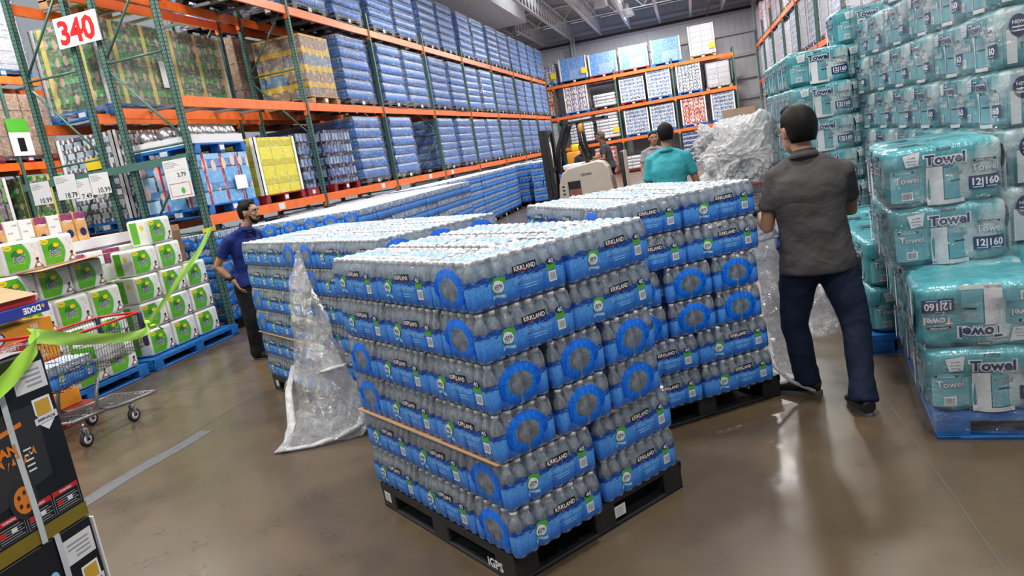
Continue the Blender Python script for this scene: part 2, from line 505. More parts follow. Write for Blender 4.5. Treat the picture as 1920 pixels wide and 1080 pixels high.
# rear wall: vertical metal panels with horizontal girts
b = MB()
x = -16.0
while x < 6:
    b.box(x + .004, x + .30, 40.0, 40.06, 0, 7.9, 'wall_panel'); b.box(x + .30, x + .334, 40.02, 40.06, 0, 7.9, 'wall_panel'); x += .334
struct(b.build('wall_rear'))
for z in (2.55, 3.55, 4.65, 5.75, 6.75):
    b = MB(); b.box(-16, 5.2, 39.8, 39.99, z, z + .14, 'girt_white'); b.box(-16, 5.2, 39.78, 39.8, z + .10, z + .14, 'girt_white'); struct(b.build('trim_1'))
b = MB(); b.box(-16, 5.2, 39.75, 39.99, 7.15, 7.32, 'girt_white'); struct(b.build('trim_2'))
b = MB(); b.tube([(-16, 39.6, 6.88), (4.85, 39.6, 6.88)], .06, 'pipe_dark'); b.tube([(1.4, 39.6, 6.88), (1.4, 33, 6.90)], .05, 'pipe_dark')
tag(b.build('sprinkler_pipe'), 'dark sprinkler pipe running along the top of the rear wall', 'pipe')
# columns of the rear wall
for x in (-5.42, 3.62):
    b = MB()
    b.box(x - .12, x + .12, 39.5, 39.52, 0, 7.2, 'girt_white'); b.box(x - .12, x + .12, 39.74, 39.76, 0, 7.2, 'girt_white'); b.box(x - .012, x + .012, 39.5, 39.76, 0, 7.2, 'girt_white')
    struct(b.build('column'))
b = MB(); b.box(5.0, 5.1, 8, 40.1, 0, 7.9, 'wall_panel')
for k in range(7):
    b.box(4.9, 5.0, 8, 40.0, 1.2 + k, 1.32 + k, 'girt_white')
struct(b.build('wall_right'))
# roof deck, corrugated
b = MB()
n = 0
for k in range(110):
    y = -4 + k * .4
    b.box(-16, 5.2, y, y + .2, 7.9, 7.94, 'roof_deck'); b.box(-16, 5.2, y + .2, y + .4, 7.94, 7.98, 'roof_deck')
struct(b.build('ceiling'))
# skylights
t = newmat('lamp_glow'); t.pbr((1, 1, 1), .5, emis=(1, .98, .94), estr=6)
t = newmat('sky_glow'); t.pbr((1, 1, 1), .5, emis=(.9, .95, 1), estr=2.6)
for i, (x, y) in enumerate([(-4.9, 28.5), (-1.4, 33.5), (1.2, 31)]):
    b = MB(); b.box(x - .9, x + .9, y - 1.6, y + 1.6, 7.86, 7.89, 'sky_glow'); struct(b.build('window_%d' % (i + 1)))
# open web joists along the hall
def joist(x, y0, y1, zt=7.86, zb=7.02):
    b = MB()
    for z in (zt, zb):
        b.box(x - .06, x + .06, y0, y1, z - .045, z, 'truss_white')
    k = 0; y = y0
    while y < y1 - .55:
        b.tube([(x, y, zb), (x, y + .3, zt)], .022, 'truss_white', 5); b.tube([(x, y + .3, zt), (x, y + .6, zb)], .022, 'truss_white', 5)
        y += .6
    return struct(b.build('ceiling_joist'))
for x in (-5.42, -3.9, -2.4, -.9, .6, 2.1, 3.6): joist(x, 20, 39.7)
for x in (-8.4, -6.9): joist(x, 33, 39.7)
b = MB()
for y in (34.2,):
    b.box(-11, 5, y - .02, y + .02, 7.1, 7.14, 'truss_white'); b.box(-11, 5, y - .08, y + .08, 7.78, 7.84, 'truss_white')
    k = -11
    while k < 4.4:
        b.tube([(k, y, 7.12), (k + .6, y, 7.8)], .02, 'truss_white', 5); b.tube([(k + .6, y, 7.8), (k + 1.2, y, 7.12)], .02, 'truss_white', 5); k += 1.2
struct(b.build('ceiling_girder'))
b = MB(); b.box(-8.2, -6.2, 20.5, 32.0, 7.1, 7.75, 'truss_white')
tag(b.build('air_duct'), 'large pale square air duct hung under the roof beyond the racks', 'duct')
# round lamp housings where the lights hang, the added rear pair included
for i, p in enumerate(LAMPS):
    if p[1] < 8: continue
    e = empty('bay_lamp', (p[0], p[1], 7.05), 0)
    tag(e, ['round white bay lamp hanging %s' % w for w in ('', )][0] + ('over the main aisle, %s from the front' % ORDN[i - 4] if i < 12 else 'behind the left rack, or added to light the rear wall'), 'lamp', 'bay lamps under the roof')
    b = MB(); b.lathe([(.28, .02), (.30, .05), (.24, .30), (.10, .42), (.08, .6)], 'truss_white', 16); b.build('housing', e)
    b = MB(); b.lathe([(.26, .03), (.27, .06)], 'lamp_glow', 16); b.build('diffuser', e)
    b = MB(); b.tube([(0, 0, .6), (0, 0, .82)], .01, 'truss_white', 6); b.build('hanger', e)

# ------------------------------------------------------------------ pallets
def pallet_mb(w, d, m, h=.14, solid=True, tagm=None):
    """w along x, d along y, centred, resting on z=0"""
    b = MB()
    nb = 7 if not solid else 1
    if solid:
        b.box(-w / 2, w / 2, -d / 2, d / 2, h - .022, h, m)
        b.box(-w / 2, w / 2, -d / 2 - .001, -d / 2 + .02, h - .04, h - .002, m); b.box(-w / 2, w / 2, d / 2 - .02, d / 2 + .001, h - .04, h - .002, m)
    else:
        for k in range(nb):
            x = -w / 2 + (w - .1) * k / (nb - 1)
            b.box(x, x + .1, -d / 2, d / 2, h - .02, h, m)
        for y in (-d / 2, -.05, d / 2 - .1): b.box(-w / 2, w / 2, y, y + .1, h - .04, h - .02, m)
    return b
def make_pallet(name, w, d, m, parent=None, h=.14, solid=True, parts=True, sticker=True):
    deck = pallet_mb(w, d, m, h, solid)
    blocks = []
    if parts:
        o = deck.build('deck' if parent is None else name, parent)
        root = o
        host = o
        for ix in (-1, 0, 1):
            for iy in (-1, 0, 1):
                b = MB(); bw, bd = .15, .13
                cx, cy = ix * (w / 2 - bw / 2), iy * (d / 2 - bd / 2)
                b.rbox(cx - bw / 2, cx + bw / 2, cy - bd / 2, cy + bd / 2, .018, h - .02, .006, m, 1, smooth=False)
                b.build('block', host)
        for iy in (-1, 0, 1):
            b = MB(); b.rbox(-w / 2, w / 2, iy * (d / 2 - .06) - .06, iy * (d / 2 - .06) + .06, 0, .02, .005, m, 1, smooth=False); b.build('runner', host)
        b = MB()
        for ix in (-1, 1): b.rbox(ix * (w / 2 - .055) - .055, ix * (w / 2 - .055) + .055, -d / 2, d / 2, 0.001, .021, .005, m, 1, smooth=False)
        b.build('runner', host)
        return o
    for ix in (-1, 0, 1):
        for iy in (-1, 0, 1):
            bw, bd = .15, .13
            cx, cy = ix * (w / 2 - bw / 2), iy * (d / 2 - bd / 2)
            deck.box(cx - bw / 2, cx + bw / 2, cy - bd / 2, cy + bd / 2, .015, h - .02, m)
    for iy in (-1, 0, 1): deck.box(-w / 2, w / 2, iy * (d / 2 - .05) - .05, iy * (d / 2 - .05) + .05, 0, .018, m)
    if sticker:
        deck.box(-w / 2 - .003, -w / 2, -.05, .05, .035, .10, 'white_plain'); deck.box(w / 2, w / 2 + .003, -.05, .05, .035, .10, 'white_plain')
        deck.box(-.06, .06, -d / 2 - .004, -d / 2 - .002, .035, .10, 'white_plain')
    return deck.build(name, parent)

# ------------------------------------------------------------------ racks
def post_mb(b, x, y, h, holes, face=1, z0=0):
    """teardrop post, 8 cm wide; holes on the -y side and the side looking to +x"""
    b.box(x - .04, x + .04, y - .036, y - .030, z0, h, 'rack_green')
    b.box(x - .04, x - .034, y - .036, y + .036, z0, h, 'rack_green'); b.box(x + .034, x + .04, y - .036, y + .036, z0, h, 'rack_green')
    b.box(x - .04, x - .02, y + .030, y + .036, z0, h, 'rack_green'); b.box(x + .02, x + .04, y + .030, y + .036, z0, h, 'rack_green')
    if holes:
        z = z0 + .1
        while z < h - .1:
            for sx in (-.017, .017):
                b.add([(x + sx + .0075 * cos(a), y - .0372, z + .012 * sin(a)) for a in [k * pi / 3 for k in range(6)]], [tuple(range(6))], 'rack_hole')
            for sy in (-.014, .014):
                b.add([(x + .0412 * face, y + sy + .0075 * cos(a), z + .012 * sin(a)) for a in [k * pi / 3 for k in range(6)]], [tuple(range(6))], 'rack_hole')
            z += .052
def frame(parent, xa, xb, y, h, holes):
    e = MB(); post_mb(e, xa, y, h, holes); f = e.build('upright_frame', parent)
    e = MB(); post_mb(e, xb, y, h, holes); e.build('post', f)
    z = .25; k = 0
    while z < h - .4:
        b = MB(); b.tube([(xa, y, z), (xb, y, z)], .017, 'rack_green', 6)
        b.build('strut', f)
        if z + 1.15 < h:
            p, q = ((xa, y, z + 1.12), (xb, y, z + .03)) if k % 2 else ((xb, y, z + 1.12), (xa, y, z + .03))
            b = MB(); b.tube([p, q], .018, 'rack_green', 6); b.build('brace', f)
        z += 1.2; k += 1
    b = MB()
    for x in (xa, xb): b.box(x - .07, x + .07, y - .06, y + .06, 0, .012, 'rack_green')
    b.build('foot_plate', f)
    return f
def beam(parent, p, q, tagp=None):
    """orange box beam between two posts; runs along x or y"""
    p, q = Vector(p), Vector(q); d = (q - p); L = d.length; d.normalize(); n = Vector((-d.y, d.x, 0))
    X = Matrix((d, n, Vector((0, 0, 1)))).transposed().to_4x4(); X.translation = p
    b = MB()
    b.box(.04, L - .04, -.022, .022, -.07, .07, 'rack_orange', X)
    for a in (.0, L - .055): b.box(a, a + .055, -.030, .030, -.15, .075, 'rack_orange', X)
    o = b.build('beam', parent)
    if tagp is not None:
        for t_ in tagp:
            s = MB(); s.box(t_ - .09, t_ + .09, -.026, -.0225, -.05, .05, 'white_plain', X); s.box(t_ - .09, t_ + .09, .0225, .026, -.05, .05, 'white_plain', X)
            s.build('location_tag', o)
    return o
LV = (1.57, 3.19, 4.84)
def rack(name, label, xf, xb, ys, levels, h, holes_until=17, tags=None, cross=True):
    r = empty(name, (0, 0, 0), 0, label, 'pallet rack')
    for y in ys: frame(r, xf, xb, y, h, y < holes_until)
    for k in range(len(ys) - 1):
        for z in levels:
            if z not in levels: continue
            for x in (xf, xb):
                beam(r, (x, ys[k], z), (x, ys[k + 1], z), (tags or {}).get((k, z)) if x == xf else None)
            if cross:
                for t_ in (.6, 1.3, 2.1, 2.8):
                    if t_ < ys[k + 1] - ys[k]:
                        b = MB(); b.box(min(xf, xb) + .03, max(xf, xb) - .03, ys[k] + t_ - .03, ys[k] + t_ + .03, z + .02, z + .062, 'galv'); b.build('cross_bar', r)
    return r
YS = [8.7 + 3.4 * k for k in range(9)]
rack('pallet_rack', 'long green and orange pallet rack along the aisle, facing the water pallets', -6.5, -7.45, YS, LV, 5.25, 17,
     tags={(0, 1.57): [1.9], (1, 1.57): [2.6], (2, 1.57): [2.2], (3, 1.57): [.6]})
rack('pallet_rack', 'green and orange pallet rack standing back to back behind the aisle rack', -7.88, -8.8, YS[:5], LV, 5.25, 12)
rack('pallet_rack', 'distant pallet rack across the next aisle, at the left edge', -12.0, -13.0, [7.9, 11.2, 14.5, 17.8], (1.45, 3.05, 4.63), 5.1, 0)
rx = [-9.3, -6.33, -3.28, -.56, 2.26]
r = empty('pallet_rack', (0, 0, 0), 0, 'pallet rack across the end of the hall, before the grey rear wall', 'pallet rack')
for x in rx:
    for y in (36.9, 37.95):
        b = MB(); post_mb(b, x, y, 4.95, False); f = b.build('upright_post', r)
    b = MB()
    for k in range(4): b.tube([(x, 36.9, .3 + 1.2 * k), (x, 37.95, 1.4 + 1.2 * k)], .018, 'rack_green', 6)
    b.build('brace', r)
for k in range(4):
    for z in (1.55, 3.09, 4.62):
        for y in (36.87, 37.98): beam(r, (rx[k], y, z), (rx[k + 1], y, z), [1.35] if (k == 2 and z < 2 and y < 37) else None)
rack('pallet_rack', 'tall pallet rack on the far right, behind the paper towel pallets', 3.42, 4.5, [14.5 + 3.35 * k for k in range(8)], (1.57, 3.19, 4.84), 5.6, 0, cross=False)

# ------------------------------------------------------------------ loads on the racks
def strip_mat(name, base, tier, box, pu=.35, pz=.2, dots=None, posts=None, rough=.35, mort=(.05, .05, .06), mw=.02):
    """rows of packed goods on a load: box faces with darker gaps, a tier line and patches of print"""
    t = newmat(name)
    s = t.sep(t.obj())
    u = t.math('ADD', s[0], s[1])
    br = t.new('ShaderNodeTexBrick'); t.put(br.inputs['Vector'], t.comb(u, s[2], 0))
    br.offset = 0; br.inputs['Scale'].default_value = 1
    br.inputs['Brick Width'].default_value = pu; br.inputs['Row Height'].default_value = pz
    br.inputs['Mortar Size'].default_value = mw; t.put(br.inputs['Color1'], base); t.put(br.inputs['Color2'], box); t.put(br.inputs['Mortar'], mort)
    col = br.outputs['Color']
    fz = t.math('FRACT', t.math('DIVIDE', s[2], pz))
    if tier is not None: col = t.mix(t.math('LESS_THAN', fz, .32), col, tier)
    if dots is not None:
        v = t.new('ShaderNodeTexVoronoi'); t.put(v.inputs['Vector'], t.comb(t.math('DIVIDE', u, pu * .5), t.math('DIVIDE', s[2], pz), 0)); v.inputs['Scale'].default_value = 1.0
        v.inputs['Randomness'].default_value = .3
        col = t.mix(t.math('LESS_THAN', v.outputs['Distance'], .27), col, dots)
    if posts is not None:
        fu = t.math('FRACT', t.math('DIVIDE', u, posts[1]))
        col = t.mix(t.math('LESS_THAN', fu, posts[2]), col, posts[0])
    nz = t.noise(t.comb(t.math('MULTIPLY', u, 14), t.math('MULTIPLY', s[2], 14), 0), 1, 3)
    col = t.mix(t.math('MULTIPLY', t.ramp(nz, (.5, (0,) * 3), (.65, (1,) * 3)), .35), col, (.7, .72, .75))
    t.pbr(col, rough)
strip_mat('goods_green', (.06, .15, .05), (.015, .33, .03), (.12, .22, .07), .30, .26, (.70, .35, .28), ((.78, .60, .08), .62, .13))
strip_mat('goods_purple', (.30, .30, .20), None, (.13, .03, .20), .34, .3, (.15, .35, .1), ((.17, .04, .26), .5, .3))
strip_mat('goods_blue', (.12, .38, .72), (.10, .26, .55), (.35, .58, .8), .42, .33, (.75, .55, .5), ((.55, .02, .03), .38, .10))
strip_mat('goods_yellow', (.72, .62, .03), (.55, .48, .03), (.76, .68, .05), .34, .30, None, None, .5, (.2, .18, .02), .006)
strip_mat('goods_can', (.04, .12, .36), (.01, .015, .05), (.3, .4, .55), .13, .22)
strip_mat('goods_bins', (.30, .42, .62), (.45, .46, .50), (.16, .22, .38), .20, .17, (.72, .75, .8))
strip_mat('goods_mixed', (.62, .65, .7), (.12, .12, .16), (.3, .4, .5), .16, .15, (.75, .7, .7))
strip_mat('goods_red', (.75, .16, .10), (.35, .03, .03), (.85, .5, .42), .24, .2, (.8, .68, .62))
strip_mat('goods_white', (.66, .67, .7), (.45, .46, .5), (.72, .74, .78), .45, .15, None, None, .4, (.12, .12, .14), .012)
strip_mat('goods_violet', (.66, .66, .68), (.2, .16, .14), (.6, .58, .62), .2, .24, (.78, .78, .78), ((.18, .10, .38), .36, .14))
strip_mat('goods_poster', (.08, .22, .55), None, (.32, .42, .60), .7, .62, None, ((.10, .26, .6), 1.1, .35), .22, (.3, .4, .5), .01)
strip_mat('goods_grey', (.40, .41, .44), None, (.5, .5, .54), .5, .24, None, None, .3, (.22, .22, .25), .01)
strip_mat('goods_carton', (.36, .20, .10), None, (.40, .23, .12), .60, .48, None, None, .6, (.10, .05, .03), .012)
strip_mat('goods_carton_print', (.30, .17, .09), (.5, .30, .02), (.08, .22, .36), .45, .3, (.55, .4, .05), None, .5, (.08, .05, .03), .01)
strip_mat('goods_paper_roll', (.10, .30, .68), (.62, .72, .84), (.14, .40, .75), .22, .23, (.03, .05, .14))
strip_mat('goods_navy', (.03, .05, .22), (.5, .55, .65), (.05, .08, .3), .22, .2, (.5, .52, .6))

def wrinkle(x, y, z, amp, s=2.2): return amp * noise.noise(Vector((x * s, y * s, z * s * 1.6)))
def wrap_mb(w, d, z0, z1, off=.012, amp=.02, m='stretch_film', seed=0, nz=14):
    b = MB(); W_, D_ = w / 2 + off, d / 2 + off
    per = []
    n = 9
    for (ax, ay, bx, by) in ((-1, -1, 1, -1), (1, -1, 1, 1), (1, 1, -1, 1), (-1, 1, -1, -1)):
        for i in range(n): t_ = i / n; per.append((ax + (bx - ax) * t_, ay + (by - ay) * t_))
    N = len(per)
    def fn(a, c):
        i = int(round(a * N)) % N
        px, py = per[i]; z = z0 + (z1 - z0) * c
        pinch = 1 - .0 * c
        k = 1 + wrinkle(px * 3 + seed, py * 3, z * 4, amp / max(W_, D_)) 
        return (px * W_ * k, py * D_ * k, z)
    b.grid(fn, N, nz, m, True, closeu=True)
    return b
def water_stack_mb(nl=6, w=1.31, d=1.0, z0=.14, nb=(21, 16), samp=3, gap=.0):
    """layers of shrink wrapped water cases, seen from afar; w along x"""
    b = MB()
    N = 2 * (nb[0] + nb[1])
    per = []
    for side, cnt in ((0, nb[0]), (1, nb[1]), (2, nb[0]), (3, nb[1])):
        for i in range(cnt * samp):
            t_ = i / (cnt * samp); sc = 1 - abs(sin(pi * t_ * cnt))
            off = .009 * sc
            grp = abs(((t_ * cnt) % 5.25) / 5.25 - .5) * 2
            off += .012 * max(0, grp - .93) / .07
            x, y = [(-1 + 2 * t_, -1), (1, -1 + 2 * t_), (1 - 2 * t_, 1), (-1, 1 - 2 * t_)][side]
            nx, ny = [(0, 1), (-1, 0), (0, -1), (1, 0)][side]
            per.append((x, y, nx * off, ny * off))
    prof = [(0, .008), (.008, 0), (.125, 0), (.165, .012), (.198, .024), (.205, .05)]
    for l in range(nl):
        jx, jy = random.uniform(-.007, .007), random.uniform(-.007, .007)
        sh = random.choice((0, .006))
        def fn(a, c):
            i = int(round(a * len(per))) % len(per); j = int(round(c * (len(prof) - 1)))
            x, y, ox, oy = per[i]; pz, ins = prof[j]
            ins += sh
            return (x * (w / 2 - ins) + ox + jx, y * (d / 2 - ins) + oy + jy, z0 + l * .21 + pz)
        b.grid(fn, len(per), len(prof) - 1, 'wrapped_cases', True, closeu=True)
    z = z0 + nl * .21 - .006
    b.box(-w / 2 + .03, w / 2 - .03, -d / 2 + .03, d / 2 - .03, z - .012, z - .008, 'far_film_top')
    nx, ny = nb[0], nb[1]
    for i in range(nx):
        for j in range(ny):
            if 1 < i < nx - 2 and 1 < j < ny - 2: continue
            cx, cy = -w / 2 + w * (i + .5) / nx, -d / 2 + d * (j + .5) / ny
            b.add([(cx + .014 * cos(k * pi / 2.5), cy + .014 * sin(k * pi / 2.5), z + .004) for k in range(5)] + [(cx + .016 * cos(k * pi / 2.5), cy + .016 * sin(k * pi / 2.5), z - .012) for k in range(5)],
                  [(0, 1, 2, 3, 4)] + [(k, k + 5, (k + 1) % 5 + 5, (k + 1) % 5) for k in range(5)], 'bottle_cap')
    return b
PROTO = []
for s_ in range(3):
    e = empty('wrapped_water_pallet', (0, 0, -50))
    make_pallet('pallet', 1.22, 1.016, 'black_plastic', e, parts=False)
    water_stack_mb().build('case_stack', e)
    wrap_mb(1.31, 1.0, .05, 1.41, seed=s_ * 11.3).build('stretch_wrap', e)
    PROTO.append(e)
SNAP = [snapshot(p) for p in PROTO]
LVN = {0: 'lowest beam', 1: 'middle beam', 2: 'top beam'}
BAYN = ['first bay', 'second bay', 'third bay', 'fourth bay', 'fifth bay', 'sixth bay', 'seventh bay', 'last bay']
def put_water(bay, slot, level, row=0, dy=0):
    y = YS[bay] + (.9, 2.49)[slot] + dy
    x = -6.99 if row == 0 else -8.33
    z = LV[level] + .07
    c = copy_tree(None, (x + random.uniform(-.03, .03), y + random.uniform(-.02, .02), z), pi / 2 + random.uniform(-.015, .015), tree=random.choice(SNAP))
    tag(c, 'wrapped water pallet on the %s, %s of %s%s' % (LVN[level], ('near half', 'far half')[slot], BAYN[bay], ', back row' if row else ''),
        'wrapped water pallet', 'wrapped water pallets on the long rack')
for bay in range(1, 8):
    for slot in (0, 1):
        for level in (0, 1, 2):
            if bay == 1 and slot == 0 and level < 2: continue
            if bay == 2 and slot == 1 and level == 0: continue
            put_water(bay, slot, level)
put_water(2, 1, 0, 1); put_water(2, 0, 0, 1); put_water(0, 1, 2)
put_water(1, 1, 0, 1); put_water(1, 1, 1, 1); put_water(1, 0, 2, 1)
for p in PROTO:
    for k in kids(p): bpy.data.objects.remove(k)
    bpy.data.objects.remove(p)

def load(label, cat, x, y, z, w, d, h, mat, pal='pallet_blue', posts=None, wrap=False, rz=0, name='pallet_load', group=None, side=None, sticker=None, mats2=None, rag=0, wa=.02):
    """a pallet load: w along x, d along y (before rz)"""
    e = empty(name, (x, y, z), rz, label, cat, group)
    make_pallet('pallet', w, d, pal, e, parts=False, solid=pal != 'pallet_wood')
    b = MB()
    if rag:
        zz = .14; k = 0
        while zz < .14 + h - .02:
            o = random.uniform(-rag, rag); q = random.uniform(-rag, rag)
            b.rbox(-w / 2 + .02 + o, w / 2 - .02 + o, -d / 2 + .02 + q, d / 2 - .02 + q, zz, min(.14 + h, zz + .15), .03, mat, 2); zz += .152; k += 1
    else: b.box(-w / 2 + .02, w / 2 - .02, -d / 2 + .02, d / 2 - .02, .14, .14 + h, mat)
    b.build('goods', e)
    if posts:
        for sx in (-1, 1):
            for sy in (-1, 1):
                b = MB(); x0, y0 = sx * w / 2, sy * d / 2
                b.box(min(x0, x0 - sx * .07), max(x0, x0 - sx * .07), min(y0, y0 - sy * .012), max(y0, y0 - sy * .012), .14, .145 + h, posts)
                b.box(min(x0, x0 - sx * .012), max(x0, x0 - sx * .012), min(y0, y0 - sy * .07), max(y0, y0 - sy * .07), .14, .145 + h, posts)
                b.build('corner_post', e)
    if wrap: wrap_mb(w, d, .05, .15 + h, seed=x, amp=wa).build('stretch_wrap', e)
    if sticker:
        b = MB(); u0, z0, sw, sh, m, fc = sticker
        if fc == 'y': b.box(u0 - sw / 2, u0 + sw / 2, -d / 2 - .022, -d / 2 - .016, z0, z0 + sh, m)
        else: b.box(w / 2 + .016, w / 2 + .022, u0 - sw / 2, u0 + sw / 2, z0, z0 + sh, m)
        b.build('label', e)
    return e
# goods in the near bay of the long rack (face of the row is x = -6.48)
B0, B1, B2 = LV[0] + .07, LV[1] + .07, LV[2] + .07
load('blue wrapped diaper packs with red edge strips on the lowest beam, first bay', 'pallet load', -7.0, 9.42, B0, 1.0, 1.22, .70, 'goods_blue', sticker=(.25, .30, .28, .2, 'white_bright', 'x'))
e = load('shallow white tray of silver domed tins on blue pallet, atop the diaper packs', 'pallet load', -7.0, 9.42, B0 + .85, 1.0, 1.22, .12, 'white_plain')
for i in range(3):
    for j in range(4):
        b = MB(); b.lathe([(.13, 0), (.14, .05), (.12, .12), (.07, .17), (.01, .185)], 'steel', 16, (-.32 + .32 * i, -.46 + .3 * j, .25)); b.build('tin', e)
load('bright yellow printed cartons between white corner posts on dark red pallet', 'pallet load', -7.0, 10.85, B0, 1.0, 1.22, .90, 'goods_yellow', 'pallet_red', 'white_bright')
load('stack of blue labelled cans beside the yellow cartons, lowest beam', 'pallet load', -7.0, 11.76, B0, 1.0, .40, .95, 'goods_can', 'pallet_red')
load('green trays of fruit snacks with yellow strips and white corner posts', 'pallet load', -8.32, 10.45, B1, 1.1, 2.9, 1.18, 'goods_green', 'pallet_blue', 'white_bright', True, sticker=(-.2, .4, .22, .4, 'white_plain', 'x'))
load('shrink-wrapped brown cartons beside the green trays, middle beam', 'pallet load', -8.32, 12.95, B1, 1.0, 1.15, 1.3, 'goods_carton', 'pallet_wood', None, True)
load('printed orange and blue cartons on the middle beam, behind the diagonal brace', 'pallet load', -7.0, 12.95, B1, 1.0, 1.1, 1.1, 'goods_carton_print', 'pallet_wood')
load('black tubs with grey lids on a blue pallet, top beam of first bay', 'pallet load', -8.32, 9.9, B2, 1.0, 1.25, .5, 'goods_can', 'pallet_wood')
load('mixed snack trays with yellow cover on blue pallet, behind the end frame', 'pallet load', -8.32, 9.5, B0, 1.0, 1.2, 1.25, 'goods_mixed', 'pallet_blue', 'white_bright', sticker=(.1, .9, .3, .16, 'yellow_ink', 'y'))
load('crumpled grey wrapped bags on the rear row, lowest beam', 'pallet load', -8.32, 10.9, B0, 1.0, 1.2, 1.1, 'goods_grey', 'pallet_blue', None, True, rag=.03)
load('blue and red diaper packs on the lowest beam, rear row by second bay', 'pallet load', -8.32, 13.1, B0, 1.0, 1.3, 1.1, 'goods_blue', 'pallet_blue')
load('yellow and brown cartons on the lowest beam, second bay of the rack', 'pallet load', -7.0, 13.1, B0, 1.0, 1.1, 1.0, 'goods_can', 'pallet_red')
# across the next aisle, at the left edge
load('silver stretch-wrapped load on blue pallet, upper left corner of the hall', 'pallet load', -12.5, 11.4, 4.7, 1.0, 1.25, 1.6, 'goods_grey', 'pallet_blue', None, True, wa=.04)
load('silver stretch-wrapped load on blue pallet, nearer one across the next aisle', 'pallet load', -12.5, 10.0, 4.7, 1.0, 1.25, 1.6, 'goods_grey', 'pallet_blue', None, True, wa=.04)
e = load('big brown carton load with green and white handling label, red pallet', 'pallet load', -12.5, 11.45, 3.12, 1.05, 1.35, 1.12, 'goods_carton', 'pallet_red', None, True)
b = MB(); b.box(.545, .55, -.35, .1, .55, .80, 'green_ink'); b.box(.545, .55, -.35, .1, .12, .55, 'white_bright'); b.box(.551, .552, -.2, -.05, .2, .45, 'black_ink'); b.build('label', e)
load('brown carton load beside the big carton load, across the next aisle', 'pallet load', -12.5, 10.0, 3.12, 1.05, 1.3, 1.0, 'goods_carton', 'pallet_red', None, True)
load('green fruit snack trays with grey corner posts, across the next aisle', 'pallet load', -12.5, 12.2, 1.52, 1.05, 2.1, 1.2, 'goods_green', 'pallet_blue', 'galv')
load('purple snack trays at the far left edge, next aisle', 'pallet load', -12.5, 9.8, 1.52, 1.05, 2.0, 1.2, 'goods_purple', 'pallet_blue', 'white_bright')
# the rack across the end of the hall: x centre, width, level z, height, material ...
Z3, Z2, Z1 = 4.69, 3.16, 1.62
for lab, xc, w, z, h, m, pal, posts, stk in [
    ('white bagged goods with yellow tag, top beam, leftmost in end rack', -6.45, .75, Z3, .95, 'goods_mixed', 'pallet_blue', None, 'yellow_ink'),
    ('blue printed carton load with yellow tag on the top beam of the end rack', -5.22, 1.38, Z3, 1.05, 'goods_poster', 'black_plastic', 'white_bright', 'yellow_ink'),
    ('pale blue printed carton load, second from left on the top beam', -3.76, 1.38, Z3, 1.0, 'goods_poster', 'pallet_red', 'white_bright', None),
    ('blue carton load with furniture picture on red pallet, top beam', -2.26, 1.38, Z3, 1.05, 'goods_poster', 'pallet_red', 'white_bright', None),
    ('blue carton load with sofa picture on blue pallet, top beam', -.74, 1.40, Z3, 1.08, 'goods_poster', 'pallet_blue', 'white_bright', None),
    ('tall grey carton load with yellow price tag, rightmost on the top beam', .93, 1.2, Z3 + .02, 1.35, 'goods_grey', 'pallet_wood', 'white_bright', 'yellow_ink'),
    ('red and white goods load partly hidden at the left of the end rack', -6.75, .9, Z2, 1.2, 'goods_red', 'pallet_blue', 'white_bright', None),
    ('white tubs with violet straps on blue pallet, middle beam', -5.28, 1.18, Z2, 1.2, 'goods_violet', 'pallet_blue', 'white_bright', None),
    ('low stack of white cartons on the middle beam', -3.9, 1.12, Z2, .62, 'goods_white', 'black_plastic', None, None),
    ('blue and white rolls load with white frame on red pallet, middle beam', -2.53, 1.2, Z2, 1.1, 'goods_bins', 'pallet_red', 'white_bright', None),
    ('blue bins load on blue pallet, middle of the middle beam', -1.25, 1.15, Z2, 1.22, 'goods_bins', 'pallet_blue', 'white_bright', None),
    ('shiny wrapped mixed load with white frame, middle beam', .16, 1.15, Z2, 1.25, 'goods_mixed', 'pallet_blue', 'white_bright', None),
    ('grey cartons in a black frame, rightmost on the middle beam', 1.5, 1.2, Z2, 1.1, 'goods_grey', 'pallet_wood', 'black_ink', None),
    ('grey bags load on the lower beam, far left of end rack', -6.75, .9, Z1, 1.15, 'goods_grey', 'pallet_blue', None, None),
    ('white bagged load behind the forklift mast, lower beam', -5.25, 1.2, Z1, 1.25, 'goods_white', 'black_plastic', None, None),
    ('white bagged load with yellow tag behind the forklift driver', -3.93, 1.12, Z1, 1.25, 'goods_white', 'black_plastic', None, 'yellow_ink'),
    ('blue bins load with white corner posts, lower beam, left one', -2.5, 1.17, Z1, 1.15, 'goods_bins', 'pallet_blue', 'white_bright', None),
    ('blue bins load with white corner posts, lower beam, right one', -1.25, 1.17, Z1, 1.15, 'goods_bins', 'pallet_blue', 'white_bright', None),
    ('red carton load with white corner posts on the lower beam', .22, 1.17, Z1, 1.2, 'goods_red', 'pallet_blue', 'white_bright', None),
    ('blue bins load at the right end of the lower beam', 1.58, 1.1, Z1, 1.2, 'goods_bins', 'pallet_blue', 'white_bright', None),
    ]:
    e = load(lab, 'pallet load', xc, 37.42, z, w, 1.05, h, m, pal, posts, False, group='pallet loads on the end rack', rag=.02 if m in ('goods_white',) else 0)
    if stk:
        b = MB(); b.box(w / 2 - .3, w / 2 - .02, -.56, -.555, .35, .62, stk); b.build('price_tag', e)
load('white cartons stacked on red pallet, on the floor under the end rack', 'pallet load', -2.45, 36.0, 0, 1.9, 1.0, .62, 'goods_white', 'pallet_red', rag=.03)
load('red and white carton stack on the floor beside the forklift', 'pallet load', -4.1, 36.2, 0, 1.0, 1.0, 1.2, 'goods_red', 'pallet_red')
load('dark blue boxed goods on the floor under the end rack', 'pallet load', .1, 36.2, 0, 1.1, 1.0, 1.25, 'goods_navy', 'pallet_blue')
